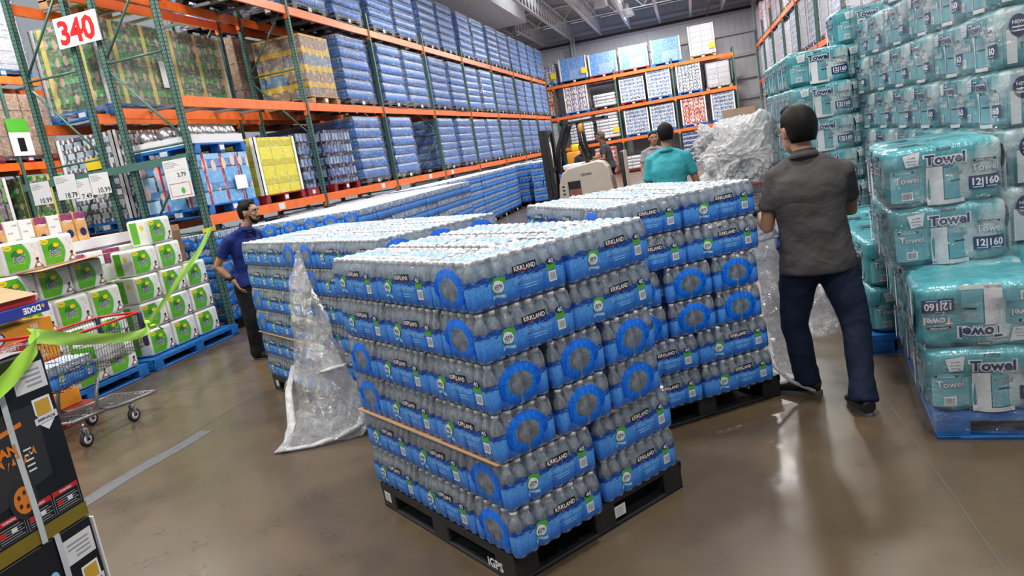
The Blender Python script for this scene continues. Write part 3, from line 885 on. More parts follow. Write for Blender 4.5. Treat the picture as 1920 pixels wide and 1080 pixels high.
load('dark blue boxes on a wooden pallet over a red pallet stack, end of hall', 'pallet load', 1.15, 33.6, .45, 1.2, 1.0, .72, 'goods_navy', 'pallet_wood')
e = empty('pallet_stack', (1.15, 33.6, 0), 0, 'short stack of red pallets under the wooden pallet, end of hall', 'pallet')
for k in range(3): o = make_pallet('pallet', 1.2, 1.0, 'pallet_red', e, parts=False); o.location = (0, 0, .15 * k)
# blue toilet paper pack load behind the heap of film
load('blue and white paper roll packs on pallet, behind the heap of film', 'pallet load', 1.35, 18.2, 0, 1.5, 1.2, 1.62, 'goods_paper_roll', 'pallet_blue', rag=.02)
b = MB(); b.box(-.35, .35, -.3, .3, 0, .18, 'cardboard'); e = b.build('carton', loc=(1.1, 18.3, 1.765)); tag(e, 'open brown carton on top of the blue and white paper roll packs', 'carton')
# far right rack
names = ['blue', 'grey', 'blue and white', 'red', 'pale', 'silver', 'violet']
k = 0
for bay in range(7):
    for slot in (0, 1):
        for lev in (1, 2):
            k += 1
            m = ['goods_bins', 'goods_grey', 'goods_paper_roll', 'goods_red', 'goods_mixed', 'goods_bins', 'goods_violet'][(k * 5 + bay) % 7]
            y = 14.5 + 3.35 * bay + (.95, 2.45)[slot]
            load('%s load on %s of right rack, %s bay from wall, %s side' % (['blue bins', 'grey', 'blue roll', 'red', 'mixed', 'blue bins', 'violet'][(k * 5 + bay) % 7], ('upper beam', 'topmost beam')[lev - 1], ORDN[6 - bay], ('near', 'far')[slot]),
                 'pallet load', 3.95, y, (LV[1], LV[2])[lev - 1] + .07, 1.0, 1.25, 1.15 + .1 * (k % 3), m, ['pallet_blue', 'pallet_red', 'black_plastic'][k % 3], 'white_bright' if k % 2 else None, True, group='loads on the right-hand rack')
# overhead sign on the end frame
e = MB()
f = planefn((-8.22, 8.63, 4.16), (1, 0, 0), (0, 0, 1))
e.box(-8.03, -7.34, 8.60, 8.62, 4.14, 4.53, 'white_bright')
s_ = e.build('aisle_sign'); tag(s_, 'white aisle number sign with red numerals on the rack end frame', 'sign')
e = MB(); f = planefn((-7.69, 8.598, 4.335), (1, 0, 0), (0, 0, 1)); e.text2('340', 0, 0, .29, f, 'red_ink', .035, .58); e.build('numeral', s_)
# price cards hanging on the end frame, two posts of it
def card(x0, z0, w, h, price, label, red=False, tilt=.0, y=8.61):
    e = MB(); e.box(0, w, -.002, .002, 0, h, 'white_plain')
    o = e.build('price_card', loc=(x0, y, z0), rot=(0, tilt, 0)); tag(o, label, 'price card', 'price cards on the rack end')
    f = planefn((0, -.004, 0), (1, 0, 0), (0, 0, 1))
    e = MB()
    if red:
        e.text2(price, w * .68, h * .60, .058, f, 'black_ink', .01); z = .03
        for (a, c, d_, g) in ((.03, w - .03, .03, .036), (.03, w - .03, .20, .206)): e.rect2(a, c, d_, g, f, 'red_ink')
        for (a, c) in ((.03, .036), (w - .036, w - .03)): e.rect2(a, c, .03, .206, f, 'red_ink')
        e.disc2(w * .6, .10, .03, .04, lambda x, y, g=f: g(x, y, .001), 'green_ink')
        e.rect2(.03, w - .05, h * .72, h * .725, f, 'yellow_ink')
    else: e.text2(price, w * .66, .055, .07, f, 'black_ink', .01)
    for k in range(4): e.rect2(.02, w * (.45 + .1 * (k % 3)), h - .035 - .022 * k, h - .029 - .022 * k, f, 'grey_ink')
    e.build('lettering', o)
card(-9.16, 2.18, .33, .32, '10.99', 'leftmost white price card, reading 10.99', tilt=.03)
card(-8.72, 2.19, .36, .34, '18.79', 'white price card reading 18.79, second on the rack end', tilt=.03, y=8.606)
card(-8.42, 2.13, .28, .30, '7.49', 'white price card reading 7.49, half behind the 18.79 card', y=8.614)
card(-8.13, 2.18, .32, .29, '10.99', 'white price card reading 10.99 beside the green post', tilt=.03)
card(-6.90, 1.93, .38, .52, '3.79', 'tall white price card reading 3.79 with a red frame', red=True)
b = MB(); b.box(-9.3, -6.5, 8.618, 8.66, 2.40, 2.50, 'rack_green'); tag(b.build('sign_rail'), 'green cross rail carrying the price cards on the rack end', 'rail')

# ------------------------------------------------------------------ 40 bottle water case
CA, CB, HC = .249, .1555, .21          # half length, half width, layer height
PX, PY = .498 / 8, .311 / 5
def shell_inset(v):
    if v < .022: return (.022 - v) ** 2 * 28
    if v < .128: return 0
    t_ = (v - .128) / .075
    return .021 * min(1, t_) ** 2
def scal(t_, p, v):
    """gathers of the film: it dips between every second bottle on the long sides, beside the corner bottles on the ends"""
    if p == PX: ds = [abs(t_ - k * p) for k in (2, 4, 6)]
    else: ds = [abs(t_ - k * p) for k in (1, 4)]
    d = min(ds)
    dep = .017 if v < .045 else .017 - .013 * min(1, (v - .045) / .03) if v < .15 else .006
    k = max(0, 1 - d / .0175)
    o = min(abs((t_ / p) % 1), 1 - (t_ / p) % 1) * p
    return dep * k * k * (3 - 2 * k) + .0022 * max(0, 1 - o / .012)
def side_pt(side, u, v, off=0):
    """side 0 = -y long, 1 = +x end, 2 = +y long, 3 = -x end; u from the middle, left to right seen from outside"""
    a, bb = (CA, CB) if side % 2 == 0 else (CB, CA)
    p = PX if side % 2 == 0 else PY
    edge = a - abs(u)
    r = .026
    ins = shell_inset(v) + scal(u + a, p, v) * min(1, max(0, edge / .03))
    if edge < r: ins += r - sqrt(max(0, r * r - (r - edge) ** 2))
    uu = max(-a + shell_inset(v), min(a - shell_inset(v), u))
    n = bb - ins + off
    return [(uu, -n, v), (n, uu, v), (-uu, n, v), (-n, -uu, v)][side]
def case_film_mb(far=False):
    b = MB(); pre = 'far_film_' if far else 'case_film_'
    vs_ = [0, .006, .014, .05, .09, .125, .145, .165, .185, .2] if not far else [0, .012, .06, .125, .165, .2]
    for side in range(4):
        a = CA if side % 2 == 0 else CB
        cnt = (8 if side % 2 == 0 else 5) * (8 if not far else 5)
        us = [-a + .0, -a + .004, -a + .01] + [-a + 2 * a * i / cnt for i in range(1, cnt)] + [a - .01, a - .004, a]
        for q in ((2, 4, 6) if side % 2 == 0 else (1, 4)):
            c_ = q * (PX if side % 2 == 0 else PY) - a
            us += [c_ + e_ for e_ in (-.0165, -.0125, -.009, -.006, -.003, 0, .003, .006, .009, .0125, .0165)]
        us = sorted(set(round(x, 4) for x in us))
        nu, nv = len(us) - 1, len(vs_) - 1
        b.grid(lambda s_, t_: side_pt(side, us[int(round(s_ * nu))], vs_[int(round(t_ * nv))]), nu, nv, pre + ('side' if side % 2 == 0 else 'end'), True,
               uv=lambda s_, t_: (us[int(round(s_ * nu))], vs_[int(round(t_ * nv))]))
    # top, draped over the caps
    ia = .0215
    def top(s_, t_):
        x, y = (-CA + ia) + 2 * (CA - ia) * s_, (-CB + ia) + 2 * (CB - ia) * t_
        dx = abs(((x + CA) / PX) % 1 - .5) * PX; dy = abs(((y + CB) / PY) % 1 - .5) * PY
        d = sqrt(dx * dx + dy * dy)
        z = .2065 - min(.016, max(0, (d - .012) * 1.1))
        if s_ in (0, 1) or t_ in (0, 1): z = .2
        return (x, y, z)
    k = 3 if far else 5
    b.grid(top, 8 * k, 5 * k, pre + 'top', True, uv=lambda s_, t_: (-CA + 2 * CA * s_, -CB + 2 * CB * t_))
    if far:
        for i in range(8):
            for j in range(5):
                cx, cy = -CA + PX * (i + .5), -CB + PY * (j + .5)
                n = 6
                b.add([(cx + .0135 * cos(q * 2 * pi / n), cy + .0135 * sin(q * 2 * pi / n), .2075) for q in range(n)] + [(cx + .0155 * cos(q * 2 * pi / n), cy + .0155 * sin(q * 2 * pi / n), .192) for q in range(n)],
                      [tuple(range(n))] + [(q, q + n, (q + 1) % n + n, (q + 1) % n) for q in range(n)], 'bottle_cap')
    return b
def case_label_mb(side):
    """print on a long side"""
    b = MB()
    f = lambda x, y, e=0: side_pt(side, x, y, .0012 + e)
    f2 = lambda x, y: f(x, y, .0018)
    f3 = lambda x, y: f(x, y, .0032)
    # brand box
    b.grid(lambda s_, t_: f(-.035 + .125 * s_, .112 + .030 * t_ + .006 * s_), 60, 2, 'black_ink', False)
    b.text2('KIRKLAND', .0275, .1305, .0185, f2, 'white_ink', .022, .112)
    b.grid(lambda s_, t_: f2(-.012 + .06 * s_, .1145 + .0025 * t_ + .004 * s_), 8, 1, 'red_ink', False)
    # 60% badge with leaf
    def el(cx, cy, rx, ry, fn, m, n=24): b.disc2(cx, cy, rx, ry, fn, m, n)
    el(-.110, .100, .036, .018, lambda x, y: f(x, y, -.0006), 'green_ink'); el(-.118, .080, .030, .028, f2, 'green_ink')
    el(-.118, .080, .027, .025, f3, 'white_ink')
    b.text2('60%', -.118, .083, .014, lambda x, y: f(x, y, .0046), 'navy_ink', .012, .040)
    b.text2('LESS PLASTIC', -.118, .071, .004, lambda x, y: f(x, y, .0046), 'navy_ink', .0, .030)
    b.grid(lambda s_, t_: f(-.148 + .062 * s_, .034 + .013 * t_ + .003 * sin(5 * s_)), 8, 1, 'pale_blue_ink', False)
    b.text2('recycle', -.117, .042, .007, f2, 'white_ink', .02, .04)
    # product words
    b.text2('purified water', .045, .084, .020, f2, 'pale_blue_ink', .005, .155)
    for k in range(2): b.grid(lambda s_, t_: f(-.005 + .085 * s_, .055 - .011 * k + .0035 * t_), 8, 1, 'pale_blue_ink', False)
    # 40 tag and bar code
    el(.165, .115, .0245, .019, lambda x, y: f(x, y, -.0006), 'green_ink'); b.grid(lambda s_, t_: f(.140 + .05 * s_, .088 + .022 * t_), 16, 1, 'green_ink', False)
    el(.165, .124, .024, .014, f2, 'navy_ink'); b.text2('40', .165, .125, .020, f3, 'white_ink', .01, .030)
    b.grid(lambda s_, t_: f(.146 + .042 * s_, .038 + .044 * t_), 16, 1, 'white_ink', False)
    for k in range(9):
        x = .151 + .0036 * k
        b.grid(lambda s_, t_: f2(x + (.0022 if k % 3 else .0012) * s_, .046 + .030 * t_), 1, 1, 'grey_ink', False)
    # small K mark seen where the film is gathered
    return b
def bottle_mb():
    b = MB()
    prof = [(.018, .0), (.026, .001), (.0292, .007), (.0292, .022), (.0278, .026), (.0292, .032), (.0292, .118), (.0278, .124), (.0292, .130), (.0265, .148), (.018, .166), (.0135, .174), (.0132, .184), (.0158, .185), (.0158, .199), (.0142, .2015)]
    ms = ['bottle_pet'] * 12 + ['bottle_cap'] * 4
    b.lathe(prof, 'bottle_pet', 14, ms=ms)
    return b
BOT = bottle_mb().build('bottle'); BOT_ME = BOT.data; bpy.data.objects.remove(BOT)
FILM_ME = None
def make_case(name='water_case', which='top'):
    """near case with its bottles; which bottles: 'top' all, or set of sides whose two outer rows stay"""
    global FILM_ME, LAB
    if FILM_ME is None:
        o = case_film_mb().build('film'); FILM_ME = o.data; bpy.data.objects.remove(o)
        LAB = []
        for s_ in (0, 2):
            o = case_label_mb(s_).build('label'); LAB.append(o.data); bpy.data.objects.remove(o)
    e = empty(name, (0, 0, 0))
    for n_, me in (('film', FILM_ME), ('label', LAB[0]), ('label', LAB[1])):
        o = bpy.data.objects.new(n_, me); COL.objects.link(o); o.parent = e
    for i in range(8):
        for j in range(5):
            keep = which == 'top' or ('x+' in which and i == 7) or ('x-' in which and i == 0) or ('y-' in which and j == 0) or ('y+' in which and j == 4)
            if not keep: continue
            o = bpy.data.objects.new('bottle', BOT_ME); COL.objects.link(o); o.parent = e
            o.location = (-CA + PX * (i + .5), -CB + PY * (j + .5), .001); o.rotation_euler = (0, 0, random.uniform(0, 6))
    return e
KINDS_ = {}
def case_snap(which):
    if which not in KINDS_:
        e = make_case(which=which); e.location = (0, 0, -60)
        KINDS_[which] = (e, snapshot(e))
    return KINDS_[which][1]
fo = case_film_mb(True).build('film'); FAR_ME = fo.data; bpy.data.objects.remove(fo)
FARLAB = None

# layer patterns in pallet coordinates: u runs back along the left side, w along the right side; (u, w, long axis)
PA = [(.156, .249, 'w'), (.156, .755, 'w')] + [(.3135 + .25 + .502 * i, .157 + .331 * j, 'u') for i in range(2) for j in range(3)]
LU, LW = 1.3165, 1.006
PB = [(LU - u, w, a) for u, w, a in PA]
POSN_A = ['nearer half of right side', 'farther half of right side', 'left side by the corner case', 'middle row, near', 'rear row, near', 'far end of left side', 'middle row, far', 'rear row, far']
def water_stack(corner, ang, pattern, pname, full=(0,), group=None, jit=.006, yaw=.006, shift=None, hide_w=False, hide_u=False, pal='black_plastic', z0=.14, far=False):
    """corner = (x, y); ang = direction of w in degrees; u is 90 deg to the left of w"""
    t_ = rad(ang); dw = Vector((cos(t_), sin(t_), 0)); du = Vector((-sin(t_), cos(t_), 0)); C0 = Vector((*corner, 0))
    n = len(pattern)
    for l, pt in enumerate(pattern):          # l = 0 is the top layer
        z = z0 + (n - 1 - l) * HC
        lay = PA if pt == 'A' else PB
        for k, (u, w, ax) in enumerate(lay):
            hu = CA if ax == 'u' else CB; hw = CB if ax == 'u' else CA
            on_u = (w - hw) < .05 and not hide_u           # touches the left side (w = 0)
            on_w = (u - hu) < .05 and not hide_w           # touches the right side (u = 0)
            if l not in full and not on_u and not on_w: continue
            p = C0 + du * (u + random.uniform(-jit, jit)) + dw * (w + random.uniform(-jit, jit))
            if shift and (l, k) in shift: p += dw * shift[(l, k)][1] + du * shift[(l, k)][0]
            p.z = z + .0005
            # case x axis along the long axis
            base = t_ if ax == 'w' else t_ + pi / 2
            # local sides: for ax 'w', -y side faces -u (right face), -x side faces -w (left face)
            if l in full: wh = 'top'
            else:
                wh = set()
                if ax == 'w':
                    if on_w: wh.add('y-')
                    if on_u: wh.add('x-')
                    if w + hw > LW - .06: wh.add('x+')
                else:      # x axis = +u, y axis = -w
                    if on_u: wh.add('y+')
                    if on_w: wh.add('x-')
                    if u + hu > LU - .05: wh.add('x+')
                wh = ' '.join(sorted(wh))
            if far:
                c = bpy.data.objects.new('water_case', FAR_ME); COL.objects.link(c)
                c.location = p; c.rotation_euler = (0, 0, base + random.uniform(-yaw, yaw))
            else: c = copy_tree(None, p, base + random.uniform(-yaw, yaw), tree=case_snap(wh))
            c.name = 'water_case'
            if pt == 'A': pos = POSN_A[k]
            else: pos = ['nearer half of far edge', 'farther half of far edge', 'far half of left side', 'middle row, far half', 'rear row, far half', 'left side at the corner', 'middle row, near half', 'rear row, near half'][k] if k != 5 else 'corner end of left side'
            if pt == 'B' and k in (6, 7): pos = ['middle of right side', 'far end of right side'][k - 6]
            tag(c, 'water case, %s layer, %s, %s' % (ORD[l] if n == 6 else ORDN[l], pos, pname), 'water case', group or 'water cases of ' + pname)
    w_, d_ = 1.22, 1.016
    pc = C0 + du * (LU / 2) + dw * (LW / 2 + .035)
    return pc, t_
def floor_pallet(pc, t_, label, m='black_plastic', stickers=(), h=.14, w=1.22, d=1.07):
    e = empty('pallet', (pc.x, pc.y, 0), t_ + pi / 2, label, 'pallet')
    make_pallet('pallet', w, d, m, e, h=h, parts=True)
    for (fc, s_, m_, txt) in stickers:
        b = MB()
        if fc == 'x-': f = planefn((-w / 2 - .0015, s_, h * .5), (0, -1, 0), (0, 0, 1))
        elif fc == 'y+': f = planefn((s_, d / 2 + .0015, h * .5), (-1, 0, 0), (0, 0, 1))
        elif fc == 'y-': f = planefn((s_, -d / 2 - .0015, h * .5), (1, 0, 0), (0, 0, 1))
        if txt: b.text2(txt, 0, -.02, .042, f, 'white_ink', .03)
        else:
            b.rect2(-.035, .035, -.025, .03, f, m_)
            for k in range(3): b.rect2(-.025, .02, -.015 + .013 * k, -.011 + .013 * k, lambda x, y, g=f: g(x, y, .001), 'grey_ink')
        b.build('sticker', e)
    return e
# sheet of card between layers
def slip(C0, ang, z, label, du_=LU, dw_=LW):
    t_ = rad(ang); a = Vector((cos(t_), sin(t_), 0)); u = Vector((-sin(t_), cos(t_), 0)); c = Vector((*C0, z))
    b = MB()
    X = Matrix((a, u, Vector((0, 0, 1)))).transposed().to_4x4(); X.translation = c
    b.box(-.012, dw_ - .03, .02, du_ + .01, 0, .003, 'cardboard', X)
    tag(b.build('slip_sheet'), label, 'cardboard sheet')
P1C, P1A = (-.882, 2.615), 51.0
pc, t_ = water_stack(P1C, P1A, 'AABBAA', 'nearest pallet', shift={(4, 1): (.03, .035), (5, 1): (.035, .04), (2, 5): (0, 0)}, jit=.004)
floor_pallet(pc, t_, 'black plastic pallet under the nearest stack of water cases',
             stickers=[('x-', -.09, 'white_plain', None), ('y+', .54, 'white_plain', None), ('y+', -.46, None, 'iGPS')])
slip(P1C, P1A, .14 + 2 * HC - .002, 'brown cardboard sheet between water layers, nearest pallet')
P2C, P2A = (-3.03, 5.005), 52.0
pc, t_ = water_stack(P2C, P2A, 'AABBAA', 'pallet by man in blue')
floor_pallet(pc, t_, 'black plastic pallet under the water stack beside the man in blue', stickers=[('y+', .5, 'white_plain', None)])
slip(P2C, P2A, .14 + 2 * HC - .002, 'brown cardboard sheet between water layers beside the man in blue')
t_ = rad(P2A); C2 = Vector((*P2C, 0)) + Vector((sin(t_), -cos(t_), 0)) * 1.345
pc, t_ = water_stack((C2.x, C2.y), P2A, 'BBAABB', 'pallet behind the nearest', hide_u=False)
floor_pallet(pc, t_, 'black plastic pallet behind the loose film, hidden behind the nearest stack')
P3C, P3A = (-.528, 4.05), 32.0
pc, t_ = water_stack(P3C, P3A, 'AABBAA', 'pallet by man in grey')
floor_pallet(pc, t_, 'black plastic pallet by the feet of the man in grey')

# the cases nobody sees, inside the four open stacks and the long aisle stack, as one body
b = MB()
for (C_, A_, u0, w0) in ((P1C, P1A, .34, .52), (P2C, P2A, .34, .52), ((C2.x, C2.y), P2A, .34, .52), (P3C, P3A, .34, .52)):
    t_ = rad(A_); X = Matrix((Vector((cos(t_), sin(t_), 0)), Vector((-sin(t_), cos(t_), 0)), Vector((0, 0, 1)))).transposed().to_4x4(); X.translation = Vector((C_[0], C_[1], 0))
    for l in range(5): b.box(w0, LW - .03, .54, LU - .03, .142 + HC * l, .142 + HC * l + .205, 'wrapped_cases', X)
for l in range(5): b.box(-6.22, -4.70, 9.53, 14.0, .142 + HC * l, .142 + HC * l + .205, 'wrapped_cases')
tag(b.build('water_cases'), 'blue water cases hidden inside the open stacks, under their top layers', 'water cases', None, 'stuff')

# stacks in the main aisle, in front of and under the long rack
def aisle_cases(x_face, y0, ny, nx, layers, where, z0=.14, face_y=True, depth=None, wavy=.02):
    """cases with their long side along y; outer face at x_face looking to +x"""
    for l in range(layers):
        for i in range(ny):
            for j in range(nx):
                if l < layers - 1 and j > 0 and not (i == 0 and face_y): continue
                lx = x_face - CB - .316 * j + wavy * sin(i * 1.7 + l) * (j == 0) * .5
                y = y0 + CA + .506 * i
                c = bpy.data.objects.new('water_case', FAR_ME); COL.objects.link(c)
                c.location = (lx + random.uniform(-.006, .006), y + random.uniform(-.005, .005), z0 + HC * l)
                c.rotation_euler = (0, 0, pi / 2 + random.uniform(-.02, .02))
                tag(c, 'water case, %s, %s layer up, %s along, %s row back' % (where, ORDN[l], ORDN[i], ORDN[j]), 'water case', 'water cases stacked in the aisle by the long rack')
aisle_cases(-4.36, 9.0, 10, 6, 6, 'long aisle stack')
for k in range(4):
    o = make_pallet('pallet', 1.22, 1.0, 'black_plastic', None, parts=False); o.location = (-4.92, 9.66 + 1.27 * k, 0); o.rotation_euler = (0, 0, pi / 2)
    tag(o, 'black pallet under the long aisle stack of water, %s from its near end' % ORDN[k], 'pallet', 'pallets under the long aisle stack')
# loads standing under and beyond: whole pallets, wrapped only by their own cases
def far_water(label, x, y, rz=pi / 2, w=1.31, d=1.0, nl=6, z=0, group='loose water pallets on the floor'):
    e = empty('water_pallet', (x, y, z), rz, label, 'water pallet', group)
    make_pallet('pallet', 1.22, 1.0, 'black_plastic', e, parts=False)
    global FWS
    if 'FWS' not in globals():
        FWS = []
        for q in range(2):
            b = MB()
            for l in range(6):
                lay = PA if (l + q) % 3 else PB
                for k, (u, w_, ax) in enumerate(lay):
                    X = Matrix.Translation((u - LU / 2, w_ - LW / 2, .14 + HC * l)) @ Matrix.Rotation(0 if ax == 'u' else pi / 2, 4, 'Z')
                    src = FAR_ME
                    if not l == 5 and not (w_ < .4 or u < .4 or w_ > .6 or u > .9): continue
                    base = len(b.v); b.v += [tuple(X @ v.co) for v in src.vertices]
                    mm = [b.mi(m.name) for m in src.materials]
                    uvl = src.uv_layers[0].data
                    for p in src.polygons:
                        b.uv[len(b.f)] = [tuple(uvl[li].uv) for li in p.loop_indices]
                        b.f.append([base + i for i in p.vertices]); b.m.append(mm[p.material_index]); b.sm.append(True)
            o = b.build('water_case_stack'); FWS.append(o.data); bpy.data.objects.remove(o)
    o = bpy.data.objects.new('water_case_stack', random.choice(FWS)); COL.objects.link(o); o.parent = e
    return e
for k in range(4):
    far_water('open water pallet under the long rack, %s from the end post' % ORDN[k], -7.0, 9.75 + 1.7 * k - (.3 if k == 0 else 0))
for k in range(6):
    far_water('open water pallet in the set-back row under the rack, %s one' % ORDN[k], -6.06, 15.6 + 1.36 * k + (.1 if k % 2 else 0))
far_water('open water pallet standing beyond the set-back row, by the forklift', -5.3, 25.5, pi / 2)
far_water('open water pallet beside the forklift mast', -4.7, 24.0, pi / 2 + .1)
far_water('open water pallet against the rack, beyond the forklift', -5.9, 24.6, pi / 2)
for k in range(3): far_water('open water pallet under the far end of the rack, %s one' % ORDN[k], -6.9, 27 + 2.2 * k)

# ------------------------------------------------------------------ paper towel packs
def teal_mat(name, seed):
    t = newmat(name)
    o = t.obj(); s = t.sep(o)
    n = t.noise(t.scale(o, (1, 1, .35)), 5 + seed, 3, .6, .5)
    c = t.ramp(n, (.3, (.045, .25, .29)), (.55, (.08, .34, .385)), (.7, (.15, .45, .49)))
    w = t.noise(t.scale(o, (1.2, 1.2, .8)), 2.6 + seed * .4, 2, .5)
    c = t.mix(t.ramp(w, (.60, (0,) * 3), (.64, (1,) * 3)), c, (.55, .66, .66))
    b = t.bump(t.noise(t.scale(o, (1, 1, .55)), 10, 4, .65, .9), .7, .018)
    t.pbr(c, .22, spec=.7, normal=b)
teal_mat('towel_teal', 0)
flat('teal_light', (.16, .44, .50), .3)
flat('roll_white', (.78, .79, .80), .6, var=.04, nscale=12, bump=.2)
TW, TD, TH = .57, .46, .326
def roll_gap(x, n):
    d = abs((x * n) % 1 - .5) * 2
    return min(.026, .075 * (1 - sqrt(max(0, 1 - .92 * d * d))))
def towel_pack_mb(seed=0, side_only=False):
    b = MB()
    rnd = random.Random(seed)
    def sq(a, n): return (abs(a) ** n) * (1 if a > 0 else -1)
    def surf(u, v):            # u around, v up
        # perimeter of a rounded rectangle with roll bulges below the printed band
        t_ = 2 * pi * u
        cx, cy = sq(cos(t_), .30), sq(sin(t_), .30)
        z = TH * v
        edge = min(v, 1 - v) * TH
        e = max(0, .045 - edge) / .045
        ins = .034 * (1 - sqrt(max(0, 1 - e * e)))
        bulge = 0
        if v < .68:
            k = min(1, (.68 - v) / .1)
            bx = abs(cos(3 * pi * (cx * .5 + .5))); by = abs(cos(2 * pi * (cy * .5 + .5)))
            bulge = -k * roll_gap(cx * .5 + .5, 3) if abs(cy) > .9 else -k * roll_gap(cy * .5 + .5, 2)
        w = .003 * noise.noise(Vector((cx * 2.2 + seed, cy * 2.2, v * 3.5)))
        return (cx * (TW / 2 - ins + bulge * (abs(cx) > .9) + w), cy * (TD / 2 - ins + bulge * (abs(cy) > .9) + w), z)
    def surf2(u, v):
        if v <= .75: return surf(u, v / .75)
        p = surf(u, 1.0); k = 1 - (v - .75) / .25; k = max(k, .001)
        return (p[0] * k, p[1] * k, TH + .012 * (1 - k * k) * (1 + .4 * sin(7 * p[0] * k + seed)))
    b.grid(surf2, 132, 24, 'towel_teal', True, closeu=True)
    b.grid(lambda s_, t_: ((s_ - .5) * (TW - .1), (.5 - t_) * (TD - .1), .0005), 2, 2, 'towel_teal')
    return b
def towel_print_mb(flip=False):
    b = MB()
    def fr(sign):
        def f(x, z, e=0):
            v = z / TH; bul = 0
            if v < .68:
                k = min(1, (.68 - v) / .1); bul = -k * roll_gap(x / TW + .5, 3)
            y = -(TD / 2 + bul + .007 + e * 2.2)
            return (x, y, z) if sign > 0 else (-x, -y, z)
        return f
    for sgn in (1, -1):
        F = fr(sgn)
        if flip: f = lambda x, y, e=0, F=F: F(-x, TH - y, e)
        else: f = lambda x, y, e=0, F=F: F(x, y, e)
        g1 = lambda x, y: f(x, y, .001); g2 = lambda x, y: f(x, y, .002); g3 = lambda x, y: f(x, y, .003)
        # white outline then navy word
        b.text2('Towel', .0, .246, .050, f, 'white_ink', .115, .208)
        b.text2('Towel', .0, .246, .050, g1, 'navy_ink', .035, .190)
        b.rect2(-.035, .03, .293, .304, f, 'black_ink')
        b.text2('KIRKLAND', -.002, .2985, .006, g1, 'white_ink', .02, .055)
        b.poly2([(-.200, .285), (-.115, .300), (-.128, .228), (-.185, .222)], g1, 'white_ink')
        b.poly2([(-.205, .288), (-.110, .305), (-.124, .222), (-.188, .216)], f, 'teal_light')
        for i, w_ in enumerate(('soft', 'absorbent', 'strong')): b.text2(w_, -.157, .270 - .016 * i, .009, g2, 'black_ink', .0, .04 + .012 * (i == 1))
        # rolls showing through
        b.grid(lambda s_, t_: f(-.262 + .160 * s_, .035 + .175 * t_, -.001), 12, 6, 'teal_light', False)
        b.rect2(-.248, -.15, .188, .200, g1, 'black_ink'); b.text2('KIRKLAND', -.2, .194, .007, g2, 'white_ink', .02, .08)
        b.text2('Towel', -.185, .155, .034, g1, 'grey_ink', .06, .125); b.text2('Towel', -.185, .155, .034, g2, 'white_ink', .0, .118)
        b.grid(lambda s_, t_: f(-.215 + .055 * s_, .045 + .045 * t_, .001), 3, 1, 'white_ink', False)
        for k in range(7): b.rect2(-.21 + .0065 * k, -.2075 + .0065 * k, .052, .084, g2, 'black_ink')
        b.grid(lambda s_, t_: f(-.088 + .075 * s_, .012 + .195 * t_, 0), 6, 3, 'roll_white', False)
        b.grid(lambda s_, t_: f(-.008 + .09 * s_, .03 + .165 * t_, -.001), 8, 6, 'teal_light', False)
        b.text2('Towel', .045, .165, .026, g1, 'grey_ink', .03, .08); b.rect2(.02, .07, .120, .128, g1, 'black_ink')
        b.text2('Towel', .185, .178, .036, g1, 'grey_ink', .06, .13); b.text2('Towel', .185, .178, .036, g2, 'white_ink', .0, .12)
        b.rect2(.13, .235, .208, .220, g1, 'black_ink'); b.text2('KIRKLAND', .182, .214, .007, g2, 'white_ink', .02, .08)
        b.grid(lambda s_, t_: f(.112 + .142 * s_, .062 + .070 * t_ + .006 * s_, .001), 14, 2, 'navy_ink', False)
        b.text2('12|160', .184, .103, .036, g3, 'white_ink', .03, .118)
        for i in range(2): b.rect2(.125 + .06 * i, .17 + .065 * i, .070, .076, g3, 'pale_blue_ink')
        b.grid(lambda s_, t_: f(-.088 + .176 * s_, .004 + .022 * t_, .0), 12, 1, 'roll_white', False)
    # end faces
    for sgn in (1, -1):
        def f(x, z, e=0, s=sgn):
            if flip: x, z = -x, TH - z
            return (s * (TW / 2 + .007 + e * 2), s * x, z)
        g1 = lambda x, y: f(x, y, .001); g2 = lambda x, y: f(x, y, .002)
        b.text2('Towel', .02, .215, .045, f, 'white_ink', .11, .17); b.text2('Towel', .02, .215, .045, g1, 'navy_ink', .03, .155)
        b.rect2(-.02, .07, .262, .288, f, 'black_ink'); b.text2('KIRKLAND', .025, .276, .012, g1, 'white_ink', .02, .08)
        b.disc2(-.13, .215, .046, .060, f, 'navy_ink', 24); b.text2('NEW', -.13, .235, .018, g1, 'white_ink', .02, .06)
        for i in range(2): b.rect2(-.16, -.1, .205 - .02 * i, .211 - .02 * i, g1, 'white_ink')
        b.rect2(.05, .12, .05, .10, f, 'white_ink')
        for k in range(9): b.rect2(.056 + .0065 * k, .059 + .0065 * k, .056, .094, g1, 'black_ink')
        b.text2('Towel', -.08, .11, .03, f, 'navy_ink', .02, .10)
        b.rect2(-.19, -.14, .02, .20, f, 'roll_white')
    # top print
    f = lambda x, y, e=0: (x, y, TH + .019 + e)
    if not flip:
        b.text2('Towel', .05, -.02, .05, f, 'navy_ink', .05, .19, shear=.3)
        b.rect2(-.2, -.1, -.15, -.10, f, 'black_ink'); b.rect2(-.24, -.05, -.19, -.165, f, 'navy_ink')
    return b
TP = []
for q in range(4):
    o1 = towel_pack_mb(q * 3.7).build('towel_pack'); o2 = towel_print_mb(q == 3).build('lettering'); TP.append((o1.data, o2.data))
    bpy.data.objects.remove(o1); bpy.data.objects.remove(o2)
def towel_pack(x, y, z, rz, label, group, q=None):
    q = random.randrange(3) if q is None else q
    o = bpy.data.objects.new('towel_pack', TP[q][0]); COL.objects.link(o); o.location = (x, y, z); o.rotation_euler = (0, 0, rz)
    p = bpy.data.objects.new('lettering', TP[q][1]); COL.objects.link(p); p.parent = o
    o.scale = (1, 1, 1)
    tag(o, label, 'paper towel pack', group)
    return o
